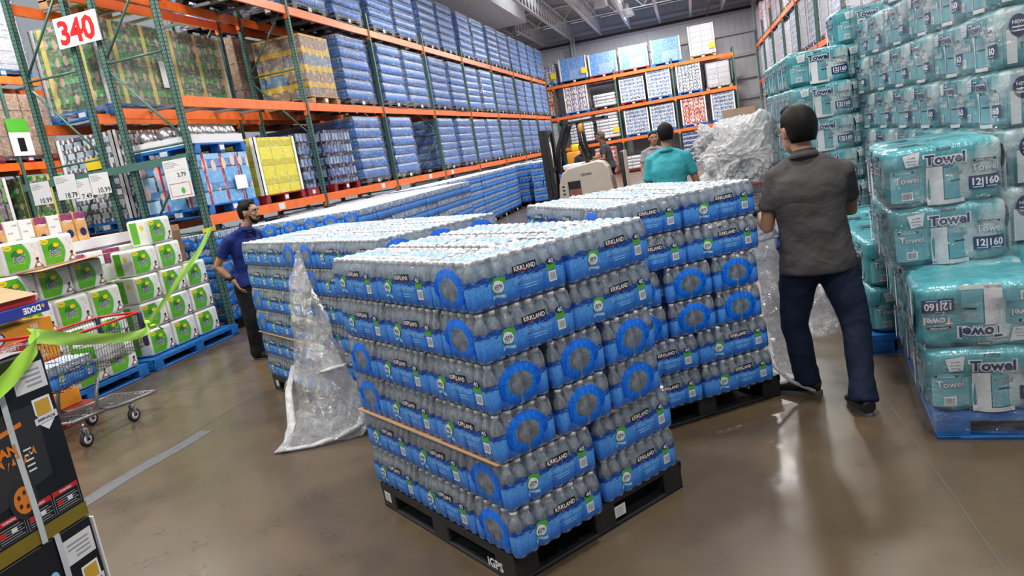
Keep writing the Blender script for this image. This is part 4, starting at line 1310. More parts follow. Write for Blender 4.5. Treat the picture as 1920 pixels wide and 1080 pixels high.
# near pallet
TA = Vector((1.02, 3.87, 0)); ta = rad(-8)
def tA(s_, d_): return TA + Vector((cos(ta), sin(ta), 0)) * s_ + Vector((-sin(ta), cos(ta), 0)) * d_
lvn = ['bottom', 'second', 'third', 'fourth', 'fifth', 'sixth', 'seventh', 'eighth', 'ninth']
for l in range(4):
    for r_ in range(3):
        for k in range(2):
            if l >= 2 and r_ == 0: continue
            if k == 1 and l >= 2: continue
            if r_ == 2 and (k == 1): continue
            p = tA((.26 if l != 1 else .22) + .565 * k - (.10 if l >= 2 else 0) + random.uniform(-.01, .01), .225 + .455 * r_ + (.02 if l == 1 else 0) + (.05 if l >= 2 else 0))
            towel_pack(p.x, p.y, .145 + (TH + .001) * l, ta + random.uniform(-.03, .03) + (.06 if l >= 2 else 0),
                       'teal towel pack, %s layer, %s row %s, low pallet%s' % (lvn[l], ('front', 'middle', 'rear')[r_], ('left end', 'right end')[k], ', upside down' if (l, r_, k) == (1, 0, 0) else ''),
                       'towel packs of the low pallet', 3 if (l, r_, k) == (1, 0, 0) else None)
pc = tA(.62, .68)
e = empty('pallet', (pc.x, pc.y, 0), ta, 'blue wooden pallet under the low stack of towel packs', 'pallet')
make_pallet('pallet', 1.24, 1.36, 'pallet_blue', e)
# tall stack on the right, its long side facing the aisle
for l in range(9):
    for k in range(7):
        if l >= 7 and k >= 4: continue
        if l == 8 and k >= 2: continue
        y = 4.95 + .565 * k
        x = 1.66 + TD / 2 - .012 * k
        if l < 5 and k == 0: pass
        towel_pack(x + random.uniform(-.02, .02), y + random.uniform(-.01, .01), .145 + (TH + .001) * l, -pi / 2 + random.uniform(-.03, .03),
                   'teal towel pack in the tall side wall, %s layer, %s from the near end' % (lvn[l], ORDN[k]), 'towel packs of the tall stack', None)
for l in range(9):
    for k in range(2):
        towel_pack(1.66 + TD * 1.5 + .03 + .46 * k, 4.88, .145 + (TH + .001) * l, -pi / 2 + random.uniform(-.03, .03),
                   'teal towel pack, %s layer, end row of the tall stack, %s column' % (lvn[l], ('left', 'right')[k]), 'towel packs of the tall stack')
for k in range(3):
    e = empty('pallet', (2.1, 5.25 + 1.3 * k, 0), 0, 'blue pallet under the tall towel stack, %s from the near end' % ORDN[k], 'pallet'); make_pallet('pallet', 1.0, 1.25, 'pallet_blue', e, parts=False)
# far stack, front face toward the viewer
for l in range(6):
    for r_ in range(5):
        towel_pack(.96 + TW / 2 + random.uniform(-.012, .012), 7.8 + TD / 2 + .455 * r_, .31 + (TH + .001) * l, random.uniform(-.03, .03),
                   'teal towel pack in the far stack, %s layer, %s row back' % (lvn[l], ORDN[r_]), 'towel packs of the far stack', 0 if r_ == 0 else None)
for l in range(2):
    for r_ in range(4):
        for k in range(2):
            towel_pack(1.30 + .59 * k if False else 1.32, 5.55 + .47 * r_, .145 + (TH + .001) * l, .03, 'teal towel pack, low row between the stacks, %s layer, %s row' % (lvn[l], ORDN[r_]), 'towel packs of the middle pallet') if k == 0 else None
e = empty('pallet', (1.32, 6.25, 0), 0, 'blue pallet under the low row of towel packs between the stacks', 'pallet'); make_pallet('pallet', .6, 1.9, 'pallet_blue', e, parts=False)
for (x, y, n, dn) in ((1.72, 8.15, 7, 'right of the far stack'),):
    towel_pack(x, y, .31 + (TH + .001) * 6, 0.02, 'teal towel pack on the very top of the stacks behind the man in grey', 'towel packs of the far stack', 0)
    for l in range(6): towel_pack(x + .02, y, .31 + (TH + .001) * l, 0, 'teal towel pack, %s layer, %s' % (lvn[l], dn), 'towel packs of the far stack')
for z in (0, .155):
    e = empty('pallet', (1.5, 8.9, z), 0, 'blue pallet under the far towel stack, %s of two' % ('lower' if z == 0 else 'upper'), 'pallet'); make_pallet('pallet', 1.24, 2.3, 'pallet_blue', e, parts=False)
# stretch film left on the towel stacks
def film_sheet(name, label, fn, nu, nv, m='towel_film'):
    b = MB(); b.grid(fn, nu, nv, m, True); o = b.build(name); tag(o, label, 'stretch film'); return o
def band(path, z0, z1, amp, seed, off=0):
    P = [Vector((*p, 0)) for p in path]
    L = [0]
    for a, c in zip(P, P[1:]): L.append(L[-1] + (c - a).length)
    def fn(s_, t_):
        d = s_ * L[-1]; i = 0
        while i < len(P) - 2 and L[i + 1] < d: i += 1
        k = (d - L[i]) / (L[i + 1] - L[i]); p = P[i].lerp(P[i + 1], k); tdir = (P[i + 1] - P[i]).normalized(); n = Vector((tdir.y, -tdir.x, 0))
        z = z0 + (z1 - z0) * t_
        w = amp * noise.noise(Vector((d * 2.5 + seed, z * 4, 0))) + amp * .5 * noise.noise(Vector((d * 8, z * 11 + seed, 3)))
        return p + n * (off + w + amp * .7) + Vector((0, 0, z + .02 * noise.noise(Vector((d * 3, seed, 0)))))
    return fn
a, c = tA(-.03, 1.4), tA(-.03, -.015); d = tA(1.3, -.02)
film_sheet('stretch_film', 'clear stretch film around the two lower layers of the low towel pallet', band([(a.x, a.y), (c.x, c.y), (d.x, d.y)], .05, .79, .018, 3), 90, 26)
a, c = tA(-.13, 1.3), tA(-.13, .47); d = tA(.47, .45)
film_sheet('stretch_film', 'clear stretch film around the two upper layers of the low towel pallet', band([(a.x, a.y), (c.x, c.y), (d.x, d.y)], .80, 1.40, .014, 9), 60, 22)
film_sheet('stretch_film', 'clear stretch film along the tall towel wall', band([(1.585, 8.8), (1.625, 4.64), (2.6, 4.56)], .15, 2.75, .03, 15), 150, 70)
film_sheet('stretch_film', 'clear stretch film hanging on the left side of the far towel stack', band([(.93, 10.1), (.93, 7.77), (1.5, 7.77)], .3, 1.9, .03, 21), 70, 40)

# ------------------------------------------------------------------ green and white kitchen roll packs on the left
flat('bounty_green', (.10, .42, .015), .28, var=.12, nscale=14, bump=.5, bscale=18, spec=.6)
flat('bounty_dark', (.03, .19, .03), .3)
flat('bounty_white', (.76, .76, .75), .3, var=.05, bump=.5, bscale=16)
flat('skin_print', (.22, .10, .06), .5)
BW, BD, BH = .425, .30, .318
def kitchen_pack():
    b = MB()
    b.rbox(-BW / 2, BW / 2, -BD / 2, BD / 2, 0, BH, .035, 'bounty_white', 4)
    pk = b
    p = MB()
    for sg in (1, -1):
        f = lambda x, y, e=0: (sg * x, -sg * (BD / 2 + .0015 + e), y)
        g1 = lambda x, y: f(x, y, .001); g2 = lambda x, y: f(x, y, .002); g3 = lambda x, y: f(x, y, .003)
        pts = [(-.185, .03), (.02, .03)] + [(.02 + .055 * sin(pi * k / 10), .03 + .258 * k / 10) for k in range(1, 10)] + [(.02, .288), (-.185, .288)]
        big = [(x + (.009 if x > .0 else 0), y) for x, y in pts]
        p.poly2(big, f, 'pale_blue_ink'); p.poly2(pts, g1, 'bounty_green')
        p.disc2(-.145, .262, .048, .028, g2, 'yellow_ink', 18); p.text2('MORE', -.145, .262, .012, g3, 'green_ink', .02, .05)
        p.disc2(-.055, .185, .070, .045, g2, 'bounty_dark', 20); p.disc2(-.02, .215, .034, .022, g3, 'yellow_ink', 18)
        p.text2('Bounty', -.045, .152, .056, lambda x, y: f(x, y + .35 * (x + .045) * .7, .0035), 'white_ink', .07, .150, shear=.25)
        p.text2('Bounty', -.045, .152, .056, lambda x, y: f(x, y + .35 * (x + .045) * .7, .0045), 'navy_ink', .02, .140, shear=.25)
        p.text2('select-a-size', -.03, .10, .010, g2, 'white_ink', .0, .07)
        # small printed figure leaning on a counter
        p.poly2([(.085, .03), (.20, .03), (.175, .065), (.155, .088), (.135, .088), (.11, .06)], g1, 'skin_print')
        p.poly2([(.12, .04), (.17, .04), (.165, .07), (.13, .07)], g2, 'white_ink')
        p.disc2(.147, .105, .014, .017, g1, 'skin_print', 12); p.disc2(.148, .118, .017, .012, g2, 'black_ink', 12)
        for k in range(3): p.disc2(.13 + .03 * (k % 2), .17 + .045 * k, .014, .014, f, 'white_plain', 10)
    for sg in (1, -1):
        f = lambda x, y, e=0: (sg * (BW / 2 + .0015 + e), sg * x, y)
        p.rect2(-.10, .0, .03, .288, f, 'bounty_green'); p.disc2(.06, .22, .03, .03, f, 'yellow_ink', 12)
    f = lambda x, y, e=0: (x, y, BH + .0015 + e)
    p.rect2(-.16, .05, -.10, .10, f, 'bounty_green'); p.disc2(-.1, -.05, .05, .03, lambda x, y: f(x, y, .001), 'yellow_ink', 14)
    return pk, p
pk, pr = kitchen_pack(); o1 = pk.build('p'); o2 = pr.build('q'); BME = (o1.data, o2.data); bpy.data.objects.remove(o1); bpy.data.objects.remove(o2)
def kpack(x, y, z, rz, label):
    o = bpy.data.objects.new('paper_towel_pack', BME[0]); COL.objects.link(o); o.location = (x, y, z); o.rotation_euler = (0, 0, rz)
    p = bpy.data.objects.new('lettering', BME[1]); COL.objects.link(p); p.parent = o
    tag(o, label, 'paper towel pack', 'green and white paper towel packs')
K0 = 8.6
for st, (cols, rows) in {'R': ([-1.36, -.92, -.47], 5), 'L': ([-3.0, -2.56, -2.12, -1.82], 5)}.items():
    for l in range(rows):
        for r_ in range(2 if l < 3 else 1):
            for k, s_ in enumerate(cols if st == 'R' else cols[:3]):
                if st == 'R':
                    if l == 3 and k == 2: continue
                    if l == 4 and k > 0: continue
                    sh = .0 if l < 3 else (.06 if l == 3 else .26)
                    if l == 4: sh = .42
                    xx = -6.40 - BD / 2
                else:
                    if l == 4 and k > 1: continue
                    sh = .0; xx = -6.30 - BD / 2 - (.14 if l >= 3 else 0)
                    if l == 4: sh = .15
                z = .145 + (BH + .002) * l
                kpack(xx - .31 * r_, K0 + s_ + sh + random.uniform(-.008, .008), z, pi / 2 + random.uniform(-.03, .03),
                      'green and white pack, %s layer, %s from left, %s block%s' % (lvn[l], ORDN[k], 'right' if st == 'R' else 'left', ', back row' if r_ else ''))
for y, w in ((7.70, 1.5), (5.95, 1.5)):
    e = empty('pallet', (-6.85, y, 0), pi / 2, 'blue pallet under the %s block of green paper towel packs' % ('right' if y > 7 else 'left'), 'pallet')
    make_pallet('pallet', w + .14, 1.15, 'pallet_blue', e)
b = MB(); b.grid(lambda s_, t_: (-6.15 - .75 * s_, 5.65 + 1.35 * t_, 1.425 + .03 * (1 - s_) * sin(2 * t_) ), 6, 6, 'cardboard', False)
b.grid(lambda s_, t_: (-6.15 - .75 * s_, 5.65 + 1.35 * t_, 1.420 + .03 * (1 - s_) * sin(2 * t_) ), 6, 6, 'cardboard_dark', False)
tag(b.build('carton_flap'), 'brown cardboard flap sticking out over the green packs', 'cardboard sheet')
# white tissue boxes on the shelf board behind
b = MB(); b.box(-7.75, -7.15, 5.2, 8.1, 1.50, 1.62, 'white_plain'); b.box(-7.7, -7.2, 5.2, 8.1, .14, 1.50, 'white_plain')
tag(b.build('display_tray'), 'long white cardboard tray and plinth behind the green paper towel packs', 'display tray')
flat('tissue_purple', (.28, .05, .16), .4, var=.4, nscale=30)
flat('tissue_orange', (.78, .42, .16), .4, var=.3, nscale=10)
for k in range(11):
    y = 5.45 + .185 * k
    kind = k % 3 == 1 or k == 9
    b = MB(); b.rbox(-.12, .12, -.085, .085, 0, .34, .006, 'tissue_orange' if kind else 'white_bright', 1, smooth=False); o = b.build('tissue_box', loc=(-7.3, y, 1.62), rot=(0, 0, random.uniform(-.05, .05)))
    tag(o, '%s upright tissue box on the white tray, %s from the left' % ('orange and purple' if kind else 'white', ORDN[k]), 'tissue box', 'tissue boxes on the white tray')
    b = MB(); f = planefn((.1215, 0, 0), (0, 1, 0), (0, 0, 1))
    if kind: b.rect2(-.084, .084, .26, .338, f, 'tissue_purple'); b.disc2(0, .10, .05, .05, f, 'navy_ink', 10); b.text2('Gm', .0, .25, .03, lambda x, y: f(x, y, .001), 'white_ink', .02, .12)
    else:
        for (q, w) in ((-.035, .06), (.045, .13), (-.03, .21), (.04, .29)): b.text2('KNB', q, w, .018, f, 'grey_ink', .02, .06)
    b.build('lettering', o)
for k in range(6):
    b = MB(); b.rbox(-.11, .11, -.12, .12, 0, .17, .01, 'tissue_purple' if k % 2 else 'white_bright', 1, smooth=False)
    tag(b.build('tissue_box', loc=(-7.0, 6.55 + .27 * k, 1.30)), '%s low tissue box under the white tray, %s from left' % ('purple' if k % 2 else 'white', ORDN[k]), 'tissue box', 'low tissue boxes')
b = MB(); b.box(-7.12, -6.9, 6.4, 8.1, .14, 1.30, 'white_plain'); tag(b.build('display_stand'), 'white cardboard stand under the low tissue boxes', 'display stand')
# tubs by the post
for k in range(2):
    b = MB(); b.lathe([(.05, 0), (.06, .12), (.062, .125)], ['black_plastic', 'yellow_ink'][k], 16); b.lathe([(.063, .12), (.063, .14), (.02, .145)], 'black_plastic', 16)
    tag(b.build('tub', loc=(-6.95, 8.2 + .17 * k, 1.6)), '%s round tub beside the green post, behind the paper towel packs' % ('black', 'yellow labelled')[k], 'tub')
b = MB(); b.box(-7.1, -6.8, 8.1, 8.5, 1.52, 1.60, 'cardboard'); b.box(-7.1, -6.8, 8.1, 8.5, .01, 1.52, 'cardboard_dark'); tag(b.build('carton'), 'dark carton stack carrying the tubs by the green post', 'carton')
# cases of paper plates
flat('plate_orange', (.82, .33, .03), .35, var=.06); flat('plate_red', (.60, .03, .02), .35, var=.06); flat('plate_blue', (.02, .04, .30), .35, var=.06)
for k in range(6):
    m = ['plate_red', 'plate_orange', 'plate_red', 'plate_orange', 'plate_red', 'plate_orange'][k]
    h = .085 if m == 'plate_red' else .15
    z = .30 + sum(.085 if q % 2 == 0 else .15 for q in range(k)) + .002 * k
    yo = random.uniform(-.02, .02)
    b = MB(); b.rbox(-.45, 0, -.8, 0, 0, h, .004, m, 1, smooth=False); o = b.build('plate_carton', loc=(-6.0, 5.45 + yo, z))
    tag(o, '%s paper plate carton, %s from the bottom of the plate stack' % ('red' if m == 'plate_red' else 'orange', ORDN[k]), 'carton', 'paper plate cartons')
    b = MB(); f = planefn((.0015, 0, 0), (0, 1, 0), (0, 0, 1)); g = lambda x, y: f(x, y, .001)
    if m == 'plate_red':
        b.rect2(-.2, -.02, .015, .07, f, 'white_ink')
        for q in range(8): b.rect2(-.19 + .02 * q, -.177 + .02 * q, .025, .06, g, 'grey_ink')
        b.text2('BIGGEST', -.45, .042, .03, f, 'white_ink', .03, .17); b.disc2(-.28, .04, .03, .02, f, 'pale_blue_ink', 12)
    else:
        b.text2('8½' if k % 4 == 3 else '285', -.2, .095, .04, f, 'white_ink', .03); b.text2('INCHES' if k % 4 == 3 else 'PLATES', -.2, .05, .022, f, 'white_ink', .02)
        b.disc2(-.62, .07, .12, .07, f, 'plate_blue', 20); b.disc2(-.62, .07, .10, .06, g, 'white_ink', 20)
    b.build('lettering', o)
b = MB(); b.rbox(-.45, 0, -.7, 0, 0, .10, .004, 'plate_blue', 1, smooth=False); o = b.build('plate_carton', loc=(-5.93, 5.42, 1.06 + .012), rot=(0, 0, .08))
tag(o, 'blue tilted carton with upside-down white and orange lettering on the plate stack', 'carton', 'paper plate cartons')
b = MB(); f = planefn((.0015, 0, 0), (0, 1, 0), (0, 0, 1)); b.text2('DIXIE', -.2, .05, .05, lambda x, y: f(-.4 - x, .10 - y), 'white_ink', .04, .2); b.disc2(-.07, .06, .018, .018, f, 'plate_orange', 12); b.rect2(-.7, -.6, .01, .09, f, 'plate_red'); b.build('lettering', o)
b = MB(); b.box(-.4, .0, -.6, 0, 0, .06, 'plate_red'); b.quad((-.42, -.62, .19), (.05, -.62, .07), (.05, 0, .07), (-.42, 0, .19), 'cardboard')
o = b.build('plate_carton', loc=(-5.98, 5.35, 1.175)); tag(o, 'open red carton with raised brown lid on the very top of the plate stack', 'carton')
e = empty('pallet', (-6.25, 5.05, 0), pi / 2, 'dark red pallet under the paper plate cartons', 'pallet'); make_pallet('pallet', 1.0, .9, 'pallet_red', e)
b = MB(); b.box(-6.5, -5.95, 4.6, 5.5, .145, .295, 'plate_orange'); tag(b.build('carton'), 'orange carton at the foot of the plate stack, on red pallet', 'carton')

# ------------------------------------------------------------------ generator cartons, lower left
GX, GY = -2.22, 1.95
flat('carton_black', (.012, .012, .014), .35, var=.2)
flat('olive_band', (.20, .15, .015), .4); flat('gold', (.62, .36, .04), .4); flat('tool_grey', (.03, .03, .032), .4); flat('tool_orange', (.72, .20, .02), .4)
flat('strap_white', (.55, .58, .6), .4)
def gen_carton(z0, h, label, lower):
    e = empty('generator_carton', (GX, GY, z0), 0, label, 'carton', 'generator cartons')
    b = MB(); b.rbox(-.62, 0, -.85, 0, 0, h, .004, 'carton_black', 1, smooth=False); b.build('box', e)
    f0 = planefn((.001, 0, 0), (0, 1, 0), (0, 0, 1))
    f = lambda x, y: f0(x, y); g = lambda x, y: f0(x, y, .001); g2 = lambda x, y: f0(x, y, .002); g3 = lambda x, y: f0(x, y, .003)
    b = MB()
    zt = h
    # white shipping label and seal near the corner
    b.rect2(-.135, -.012, zt - .125, zt - .035, f, 'white_plain')
    for k in range(4): b.rect2(-.12 + .03 * (k > 1), -.03, zt - .06 - .016 * k, zt - .054 - .016 * k, g, 'grey_ink')
    b.build('label', e)
    b = MB(); c_ = -.055; zz = zt - .215
    b.poly2([(c_ - .035, zz + .06), (c_ + .035, zz + .06), (c_ + .038, zz - .02), (c_, zz - .055), (c_ - .038, zz - .02)], f, 'white_ink')
    b.poly2([(c_ - .028, zz + .052), (c_ + .028, zz + .052), (c_ + .028, zz + .0), (c_ - .028, zz + .0)], g, 'gold')
    b.poly2([(c_ - .045, zz - .005), (c_ + .045, zz + .002), (c_ + .045, zz - .022), (c_ - .045, zz - .028)], g2, 'white_plain'); b.text2('SERVICE', c_, zz - .013, .008, g3, 'navy_ink', .02, .07)
    b.build('seal', e)
    b = MB()
    if not lower:
        b.rect2(-.85, 0, .0, .05, f, 'olive_band')
        for (x0, x1) in ((-.115, -.012), (-.225, -.122), (-.335, -.232)):
            b.rect2(x0, x1, .058, .135, f, 'grey_ink'); b.rect2(x0 + .002, x1 - .002, .060, .118, g, 'carton_black'); b.rect2(x0, x1, .119, .135, g, 'red_ink'); b.text2('WARNING', (x0 + x1) / 2, .127, .008, g2, 'white_ink', .02, .05)
            for k in range(6): b.rect2(x0 + .006, x1 - .008 - .01 * (k % 2), .066 + .008 * k, .0685 + .008 * k, g2, 'grey_ink')
            b.rect2(x0 + .008, x0 + .03, .085, .100, g3, 'red_ink'); b.rect2(x0 + .05, x0 + .07, .085, .100, g3, 'white_plain')
        # picture of the machine
        b.grid(lambda a, c: f(-.42 + .33 * a, .20 + .25 * c), 1, 1, 'tool_grey', False)
        b.poly2([(-.42, .14), (-.09, .20), (-.085, .40), (-.11, .435), (-.42, .40)], g, 'tool_grey')
        b.poly2([(-.40, .36), (-.15, .395), (-.15, .41), (-.40, .378)], g2, 'tool_orange')
        for k in range(9): b.poly2([(-.30 + .02 * k, .27 + .016 * (k % 3)), (-.285 + .02 * k, .285 + .015 * (k % 2)), (-.29 + .02 * k, .30 + .01 * (k % 3))], g2, 'tool_orange')
        b.text2('HUMAN', -.27, .335, .03, g3, 'tool_orange', .04, .16)
        for k in range(5): b.rect2(-.17, -.14, .24 + .018 * k, .246 + .018 * k, g2, 'white_plain')
        b.disc2(-.215, .165, .052, .062, g2, 'rubber', 28); b.disc2(-.215, .165, .036, .045, g3, 'tool_orange', 28)
        for k in range(5):
            a = 2 * pi * k / 5; b.disc2(-.215 + .02 * cos(a), .165 + .025 * sin(a), .006, .008, lambda x, y: f0(x, y, .004), 'tool_grey', 8)
        b.disc2(-.30, .49, .014, .012, g, 'gold', 12); b.disc2(-.23, .50, .012, .012, g, 'gold', 12); b.disc2(-.30, .44, .014, .012, g, 'gold', 12)
    else:
        b.text2('L', -.225, zt - .18, .08, f, 'white_ink', .06); b.disc2(-.285, zt - .20, .03, .035, f, 'pale_blue_ink', 16); b.disc2(-.19, zt - .13, .018, .022, f, 'pale_blue_ink', 16)
        b.text2('DUA', -.40, zt - .2, .08, f, 'white_ink', .06)
        b.rect2(-.4, -.17, zt - .265, zt - .255, f, 'tool_orange')
    b.build('lettering', e)
    b = MB()
    y0 = -.20 if not lower else -.155
    b.grid(lambda a, c: (.004 + .002 * sin(9 * c), y0 + .022 * a, -.004 + (h + .006) * c), 1, 10, 'strap_white', False)
    b.box(-.62, .005, y0, y0 + .022, h, h + .004, 'strap_white')
    b.build('strap', e)
    return e
gen_carton(.15, .62, 'lower black generator carton with blue and white lettering, lower left corner', True)
gen_carton(.775, .615, 'upper black generator carton with orange machine picture, lower left corner', False)
e = empty('pallet', (GX - .31, GY - .43, 0), 0, 'black pallet under the generator cartons', 'pallet'); make_pallet('pallet', .75, .98, 'black_plastic', e, parts=False)
b = MB(); b.rbox(-.05, .006, -.004, .004, .0, .60, .002, 'white_bright', 1, smooth=False); tag(b.build('edge_board', loc=(GX, GY + .007, .16)), 'white edge board on the corner of the lower generator carton', 'edge board')
b = MB(); b.grid(lambda a, c: (GX - .02 - .5 * a, GY - .03 - .75 * c, 1.395 + .022 + .02 * noise.noise(Vector((a * 6, c * 7, 0)))), 24, 24, 'stretch_film'); b.grid(lambda a, c: (GX - .02 - .5 * a, GY - .03 - .75 * c, 1.395 + .004 * sin(20 * c)), 4, 24, 'galv')
tag(b.build('plastic_sheet'), 'grey crumpled plastic sheet lying on the upper generator carton', 'plastic sheet')
b = MB(); b.rbox(-.12, .0, -.2, .0, 0, .07, .03, 'rubber', 3); b.ball((-.05, -.08, .08), (.05, .07, .02), 'red_plastic')
tag(b.build('tool_pouch', loc=(-2.43, 1.93, 1.425)), 'black and red pouch on top of the upper generator carton', 'pouch')

# ------------------------------------------------------------------ shopping carts
def cart(loc, rz, label, red='red_plastic', wire='wire_grey'):
    """nose toward +y, origin on the floor under the middle"""
    e = empty('shopping_cart', loc, rz, label, 'shopping cart')
    L, Wt, Wb, zt, zb = .98, .56, .44, .92, .50
    def side(sx, a, t_):   # a along, t_ up
        y = -L / 2 + L * a; w = (Wb + (Wt - Wb) * t_) / 2 * (1 - .14 * a)
        zbot = zb + .10 * a
        return Vector((sx * w, y, zbot + (zt - zbot) * t_))
    b = MB()
    for sx in (-1, 1):
        for i in range(33): b.tube([side(sx, i / 32, 0), side(sx, i / 32, 1)], .0022, wire, 4, False)
        for t_ in (0, .14, .28, .5, .72, 1): b.tube([side(sx, i / 8, t_) for i in range(9)], .003, wire, 4, False)
    for i in range(15):
        q = -1 + 2 * i / 14
        a, c_ = side(1, 1, 0), side(1, 1, 1); b.tube([(q * a.x, a.y, a.z), (q * c_.x, c_.y, c_.z)], .0022, wire, 4, False)
        s0, s1 = side(1, 0, 0), side(1, 1, 0); b.tube([(q * s0.x, s0.y, s0.z), (q * s1.x, s1.y, s1.z)], .0025, wire, 4, False)
        a, c_ = side(1, 0, 0), side(1, 0, 1); b.tube([(q * a.x, a.y, a.z), (q * c_.x, c_.y, c_.z)], .0022, wire, 4, False)
    for t_ in (0, .3, .6, 1): b.tube([side(-1, 1, t_), side(1, 1, t_)], .003, wire, 4, False); b.tube([side(-1, 0, t_), side(1, 0, t_)], .003, wire, 4, False)
    for i in range(12): b.tube([side(-1, i / 11, 0), side(1, i / 11, 0)], .0025, wire, 4, False)
    b.build('basket', e)
    b = MB()
    b.tube([side(-1, 0, 1.0) + Vector((0, 0, .004)), side(-1, .5, 1.0) + Vector((0, 0, .004)), side(-1, 1, 1.0) + Vector((0, 0, .004)), side(1, 1, 1.0) + Vector((0, 0, .004)), side(1, .5, 1.0) + Vector((0, 0, .004)), side(1, 0, 1.0) + Vector((0, 0, .004))], .011, red, 8)
    b.build('rim', e)
    b = MB()
    for sx in (-1, 1): b = MB(); b.rbox(sx * .238 - .018, sx * .238 + .018, L / 2 - .03, L / 2 + .012, .60, .925, .012, 'navy_plastic', 2); b.build('bumper', e)
    b = MB()
    b.tube([(-.27, -L / 2 - .02, .93), (-.27, -L / 2 - .12, 1.0), (-.2, -L / 2 - .14, 1.01), (.2, -L / 2 - .14, 1.01), (.27, -L / 2 - .12, 1.0), (.27, -L / 2 - .02, .93)], .014, red, 8); b.build('handle', e)
    # lower frame and tray
    b = MB()
    for sx in (-1, 1):
        b.tube([(sx * .2, -.12, .50), (sx * .205, -.18, .38), (sx * .21, -.20, .27), (sx * .215, -.14, .22), (sx * .22, -.02, .20), (sx * .235, .12, .19), (sx * .25, .32, .182), (sx * .25, .42, .178)], .016, 'galv', 8)
        b.tube([(sx * .215, -.14, .22), (sx * .22, -.5, .24)], .016, 'galv', 8)
    b.tube([(-.25, .42, .177), (.25, .42, .177)], .014, 'galv', 8); b.tube([(-.22, -.5, .24), (.22, -.5, .24)], .014, 'galv', 8)
    b.build('frame', e)
    b = MB()
    for i in range(11):
        q = -1 + 2 * i / 10; b.tube([(q * .21, -.48, .245), (q * .25, .41, .183)], .0026, 'steel', 5, False)
    for y in (-.3, 0, .3): b.tube([(-.23, y, .235 - .055 * (y + .3)), (.23, y, .235 - .055 * (y + .3))], .004, 'steel', 5)
    b.build('tray', e)
    for sx in (-1, 1):
        for y in (-.42, .12):
            w = MB()
            X = Matrix.Translation((sx * .235, y, .0635)) @ Matrix.Rotation(pi / 2, 4, 'Y')
            w.lathe([(.040, -.014), (.060, -.015), (.0635, -.008), (.0635, .008), (.060, .015), (.040, .014)], 'rubber', 22, xf=X)
            w.lathe([(.012, -.018), (.036, -.016), (.042, -.012), (.042, .012), (.036, .016), (.012, .018)], 'white_plain', 18, xf=X)
            w.lathe([(.010, -.024), (.011, .024)], 'steel', 10, xf=X)
            o = w.build('wheel', e)
            f = MB()
            f.rbox(sx * .235 - .024, sx * .235 - .019, y - .02, y + .02, .055, .155, .002, 'steel', 1); f.rbox(sx * .235 + .019, sx * .235 + .024, y - .02, y + .02, .055, .155, .002, 'steel', 1); f.rbox(sx * .235 - .024, sx * .235 + .024, y - .022, y + .022, .148, .16, .003, 'steel', 1)
            f.cyl((sx * .235, y, .155), (sx * .235, y, .20), .012, 'steel', 8)
            f.build('caster', o)
    return e
cart((-5.32, 5.06, 0), .0, 'grey wire shopping cart with red rim, at the left before the green packs')
c = copy_tree(None, (-5.30, 4.74, .515), pi / 2, tree=case_snap('top')); c.name = 'water_case'; tag(c, 'blue water case lying in the shopping cart', 'water case')
b = MB(); b.rbox(-.17, .17, -.12, .12, 0, .2, .03, 'bounty_white', 3); b.rbox(-.172, .05, -.122, .122, .03, .17, .02, 'bounty_green', 2)
tag(b.build('paper_towel_pack', loc=(-5.3, 5.22, .585), rot=(0, 0, .2)), 'small green and white pack lying in the shopping cart', 'paper towel pack')
cart((.62, 9.75, 0), pi / 2 + .1, 'wire shopping cart with dark red rim under the heap of white film')

# ------------------------------------------------------------------ lime green barrier tape
t = newmat('tape_lime'); o = t.obj(); t.pbr(t.mix(t.noise(o, 9, 3), (.33, .72, .04), (.55, .92, .10)), .35, trans=None)
def ribbon(path, w, m, n=14, seed=0, up=(0, 0, 1), tw=.25):
    b = MB(); P = [Vector(p) for p in path]
    def cr(t_):
        k = t_ * (len(P) - 1); i = min(int(k), len(P) - 2); q = k - i
        p0, p1, p2, p3 = P[max(i - 1, 0)], P[i], P[i + 1], P[min(i + 2, len(P) - 1)]
        return .5 * ((2 * p1) + (p2 - p0) * q + (2 * p0 - 5 * p1 + 4 * p2 - p3) * q * q + (3 * p1 - p0 - 3 * p2 + p3) * q ** 3)
    N = n * (len(P) - 1)
    def fn(a, c):
        p = cr(a); d = (cr(min(1, a + .01)) - cr(max(0, a - .01))).normalized()
        u = Vector(up); u = (u - d * u.dot(d)).normalized(); s_ = d.cross(u)
        ang = tw * sin(a * 7 + seed)
        ax = u * cos(ang) + s_ * sin(ang)
        return p + ax * (c - .5) * w + s_ * .004 * sin(c * 6 + a * 20)
    b.grid(fn, N, 4, m)
    return b
root = empty('barrier_tape', (0, 0, 0), 0, 'lime green barrier tape from the rack post over the cart to the generator cartons', 'barrier tape')
ribbon([(-6.42, 8.64, 1.46), (-6.0, 7.7, 1.22), (-5.62, 6.65, .94), (-5.35, 6.0, .79), (-5.12, 5.62, .80)], .085, 'tape_lime', 20, up=(0, .3, 1), tw=.15).build('tape_run', root)
ribbon([(-5.10, 5.60, .82), (-4.5, 4.95, .86), (-3.7, 3.9, 1.02), (-2.9, 2.75, 1.26), (-2.30, 2.0, 1.43)], .058, 'tape_lime', 24, up=(0, 0, 1), tw=.35).build('tape_run', root)
ribbon([(-2.29, 1.99, 1.435), (-2.21, 1.93, 1.41), (-2.19, 1.80, 1.345), (-2.195, 1.62, 1.27), (-2.2, 1.4, 1.18)], .056, 'tape_lime', 14, up=(0, .6, 1), tw=.05).build('tape_run', root)
b = MB(); b.tube([(-6.56, 8.65, 1.445), (-6.44, 8.65, 1.452), (-6.43, 8.75, 1.448), (-6.56, 8.76, 1.44)], (.004), 'yellow_ink', 6, closed=True)
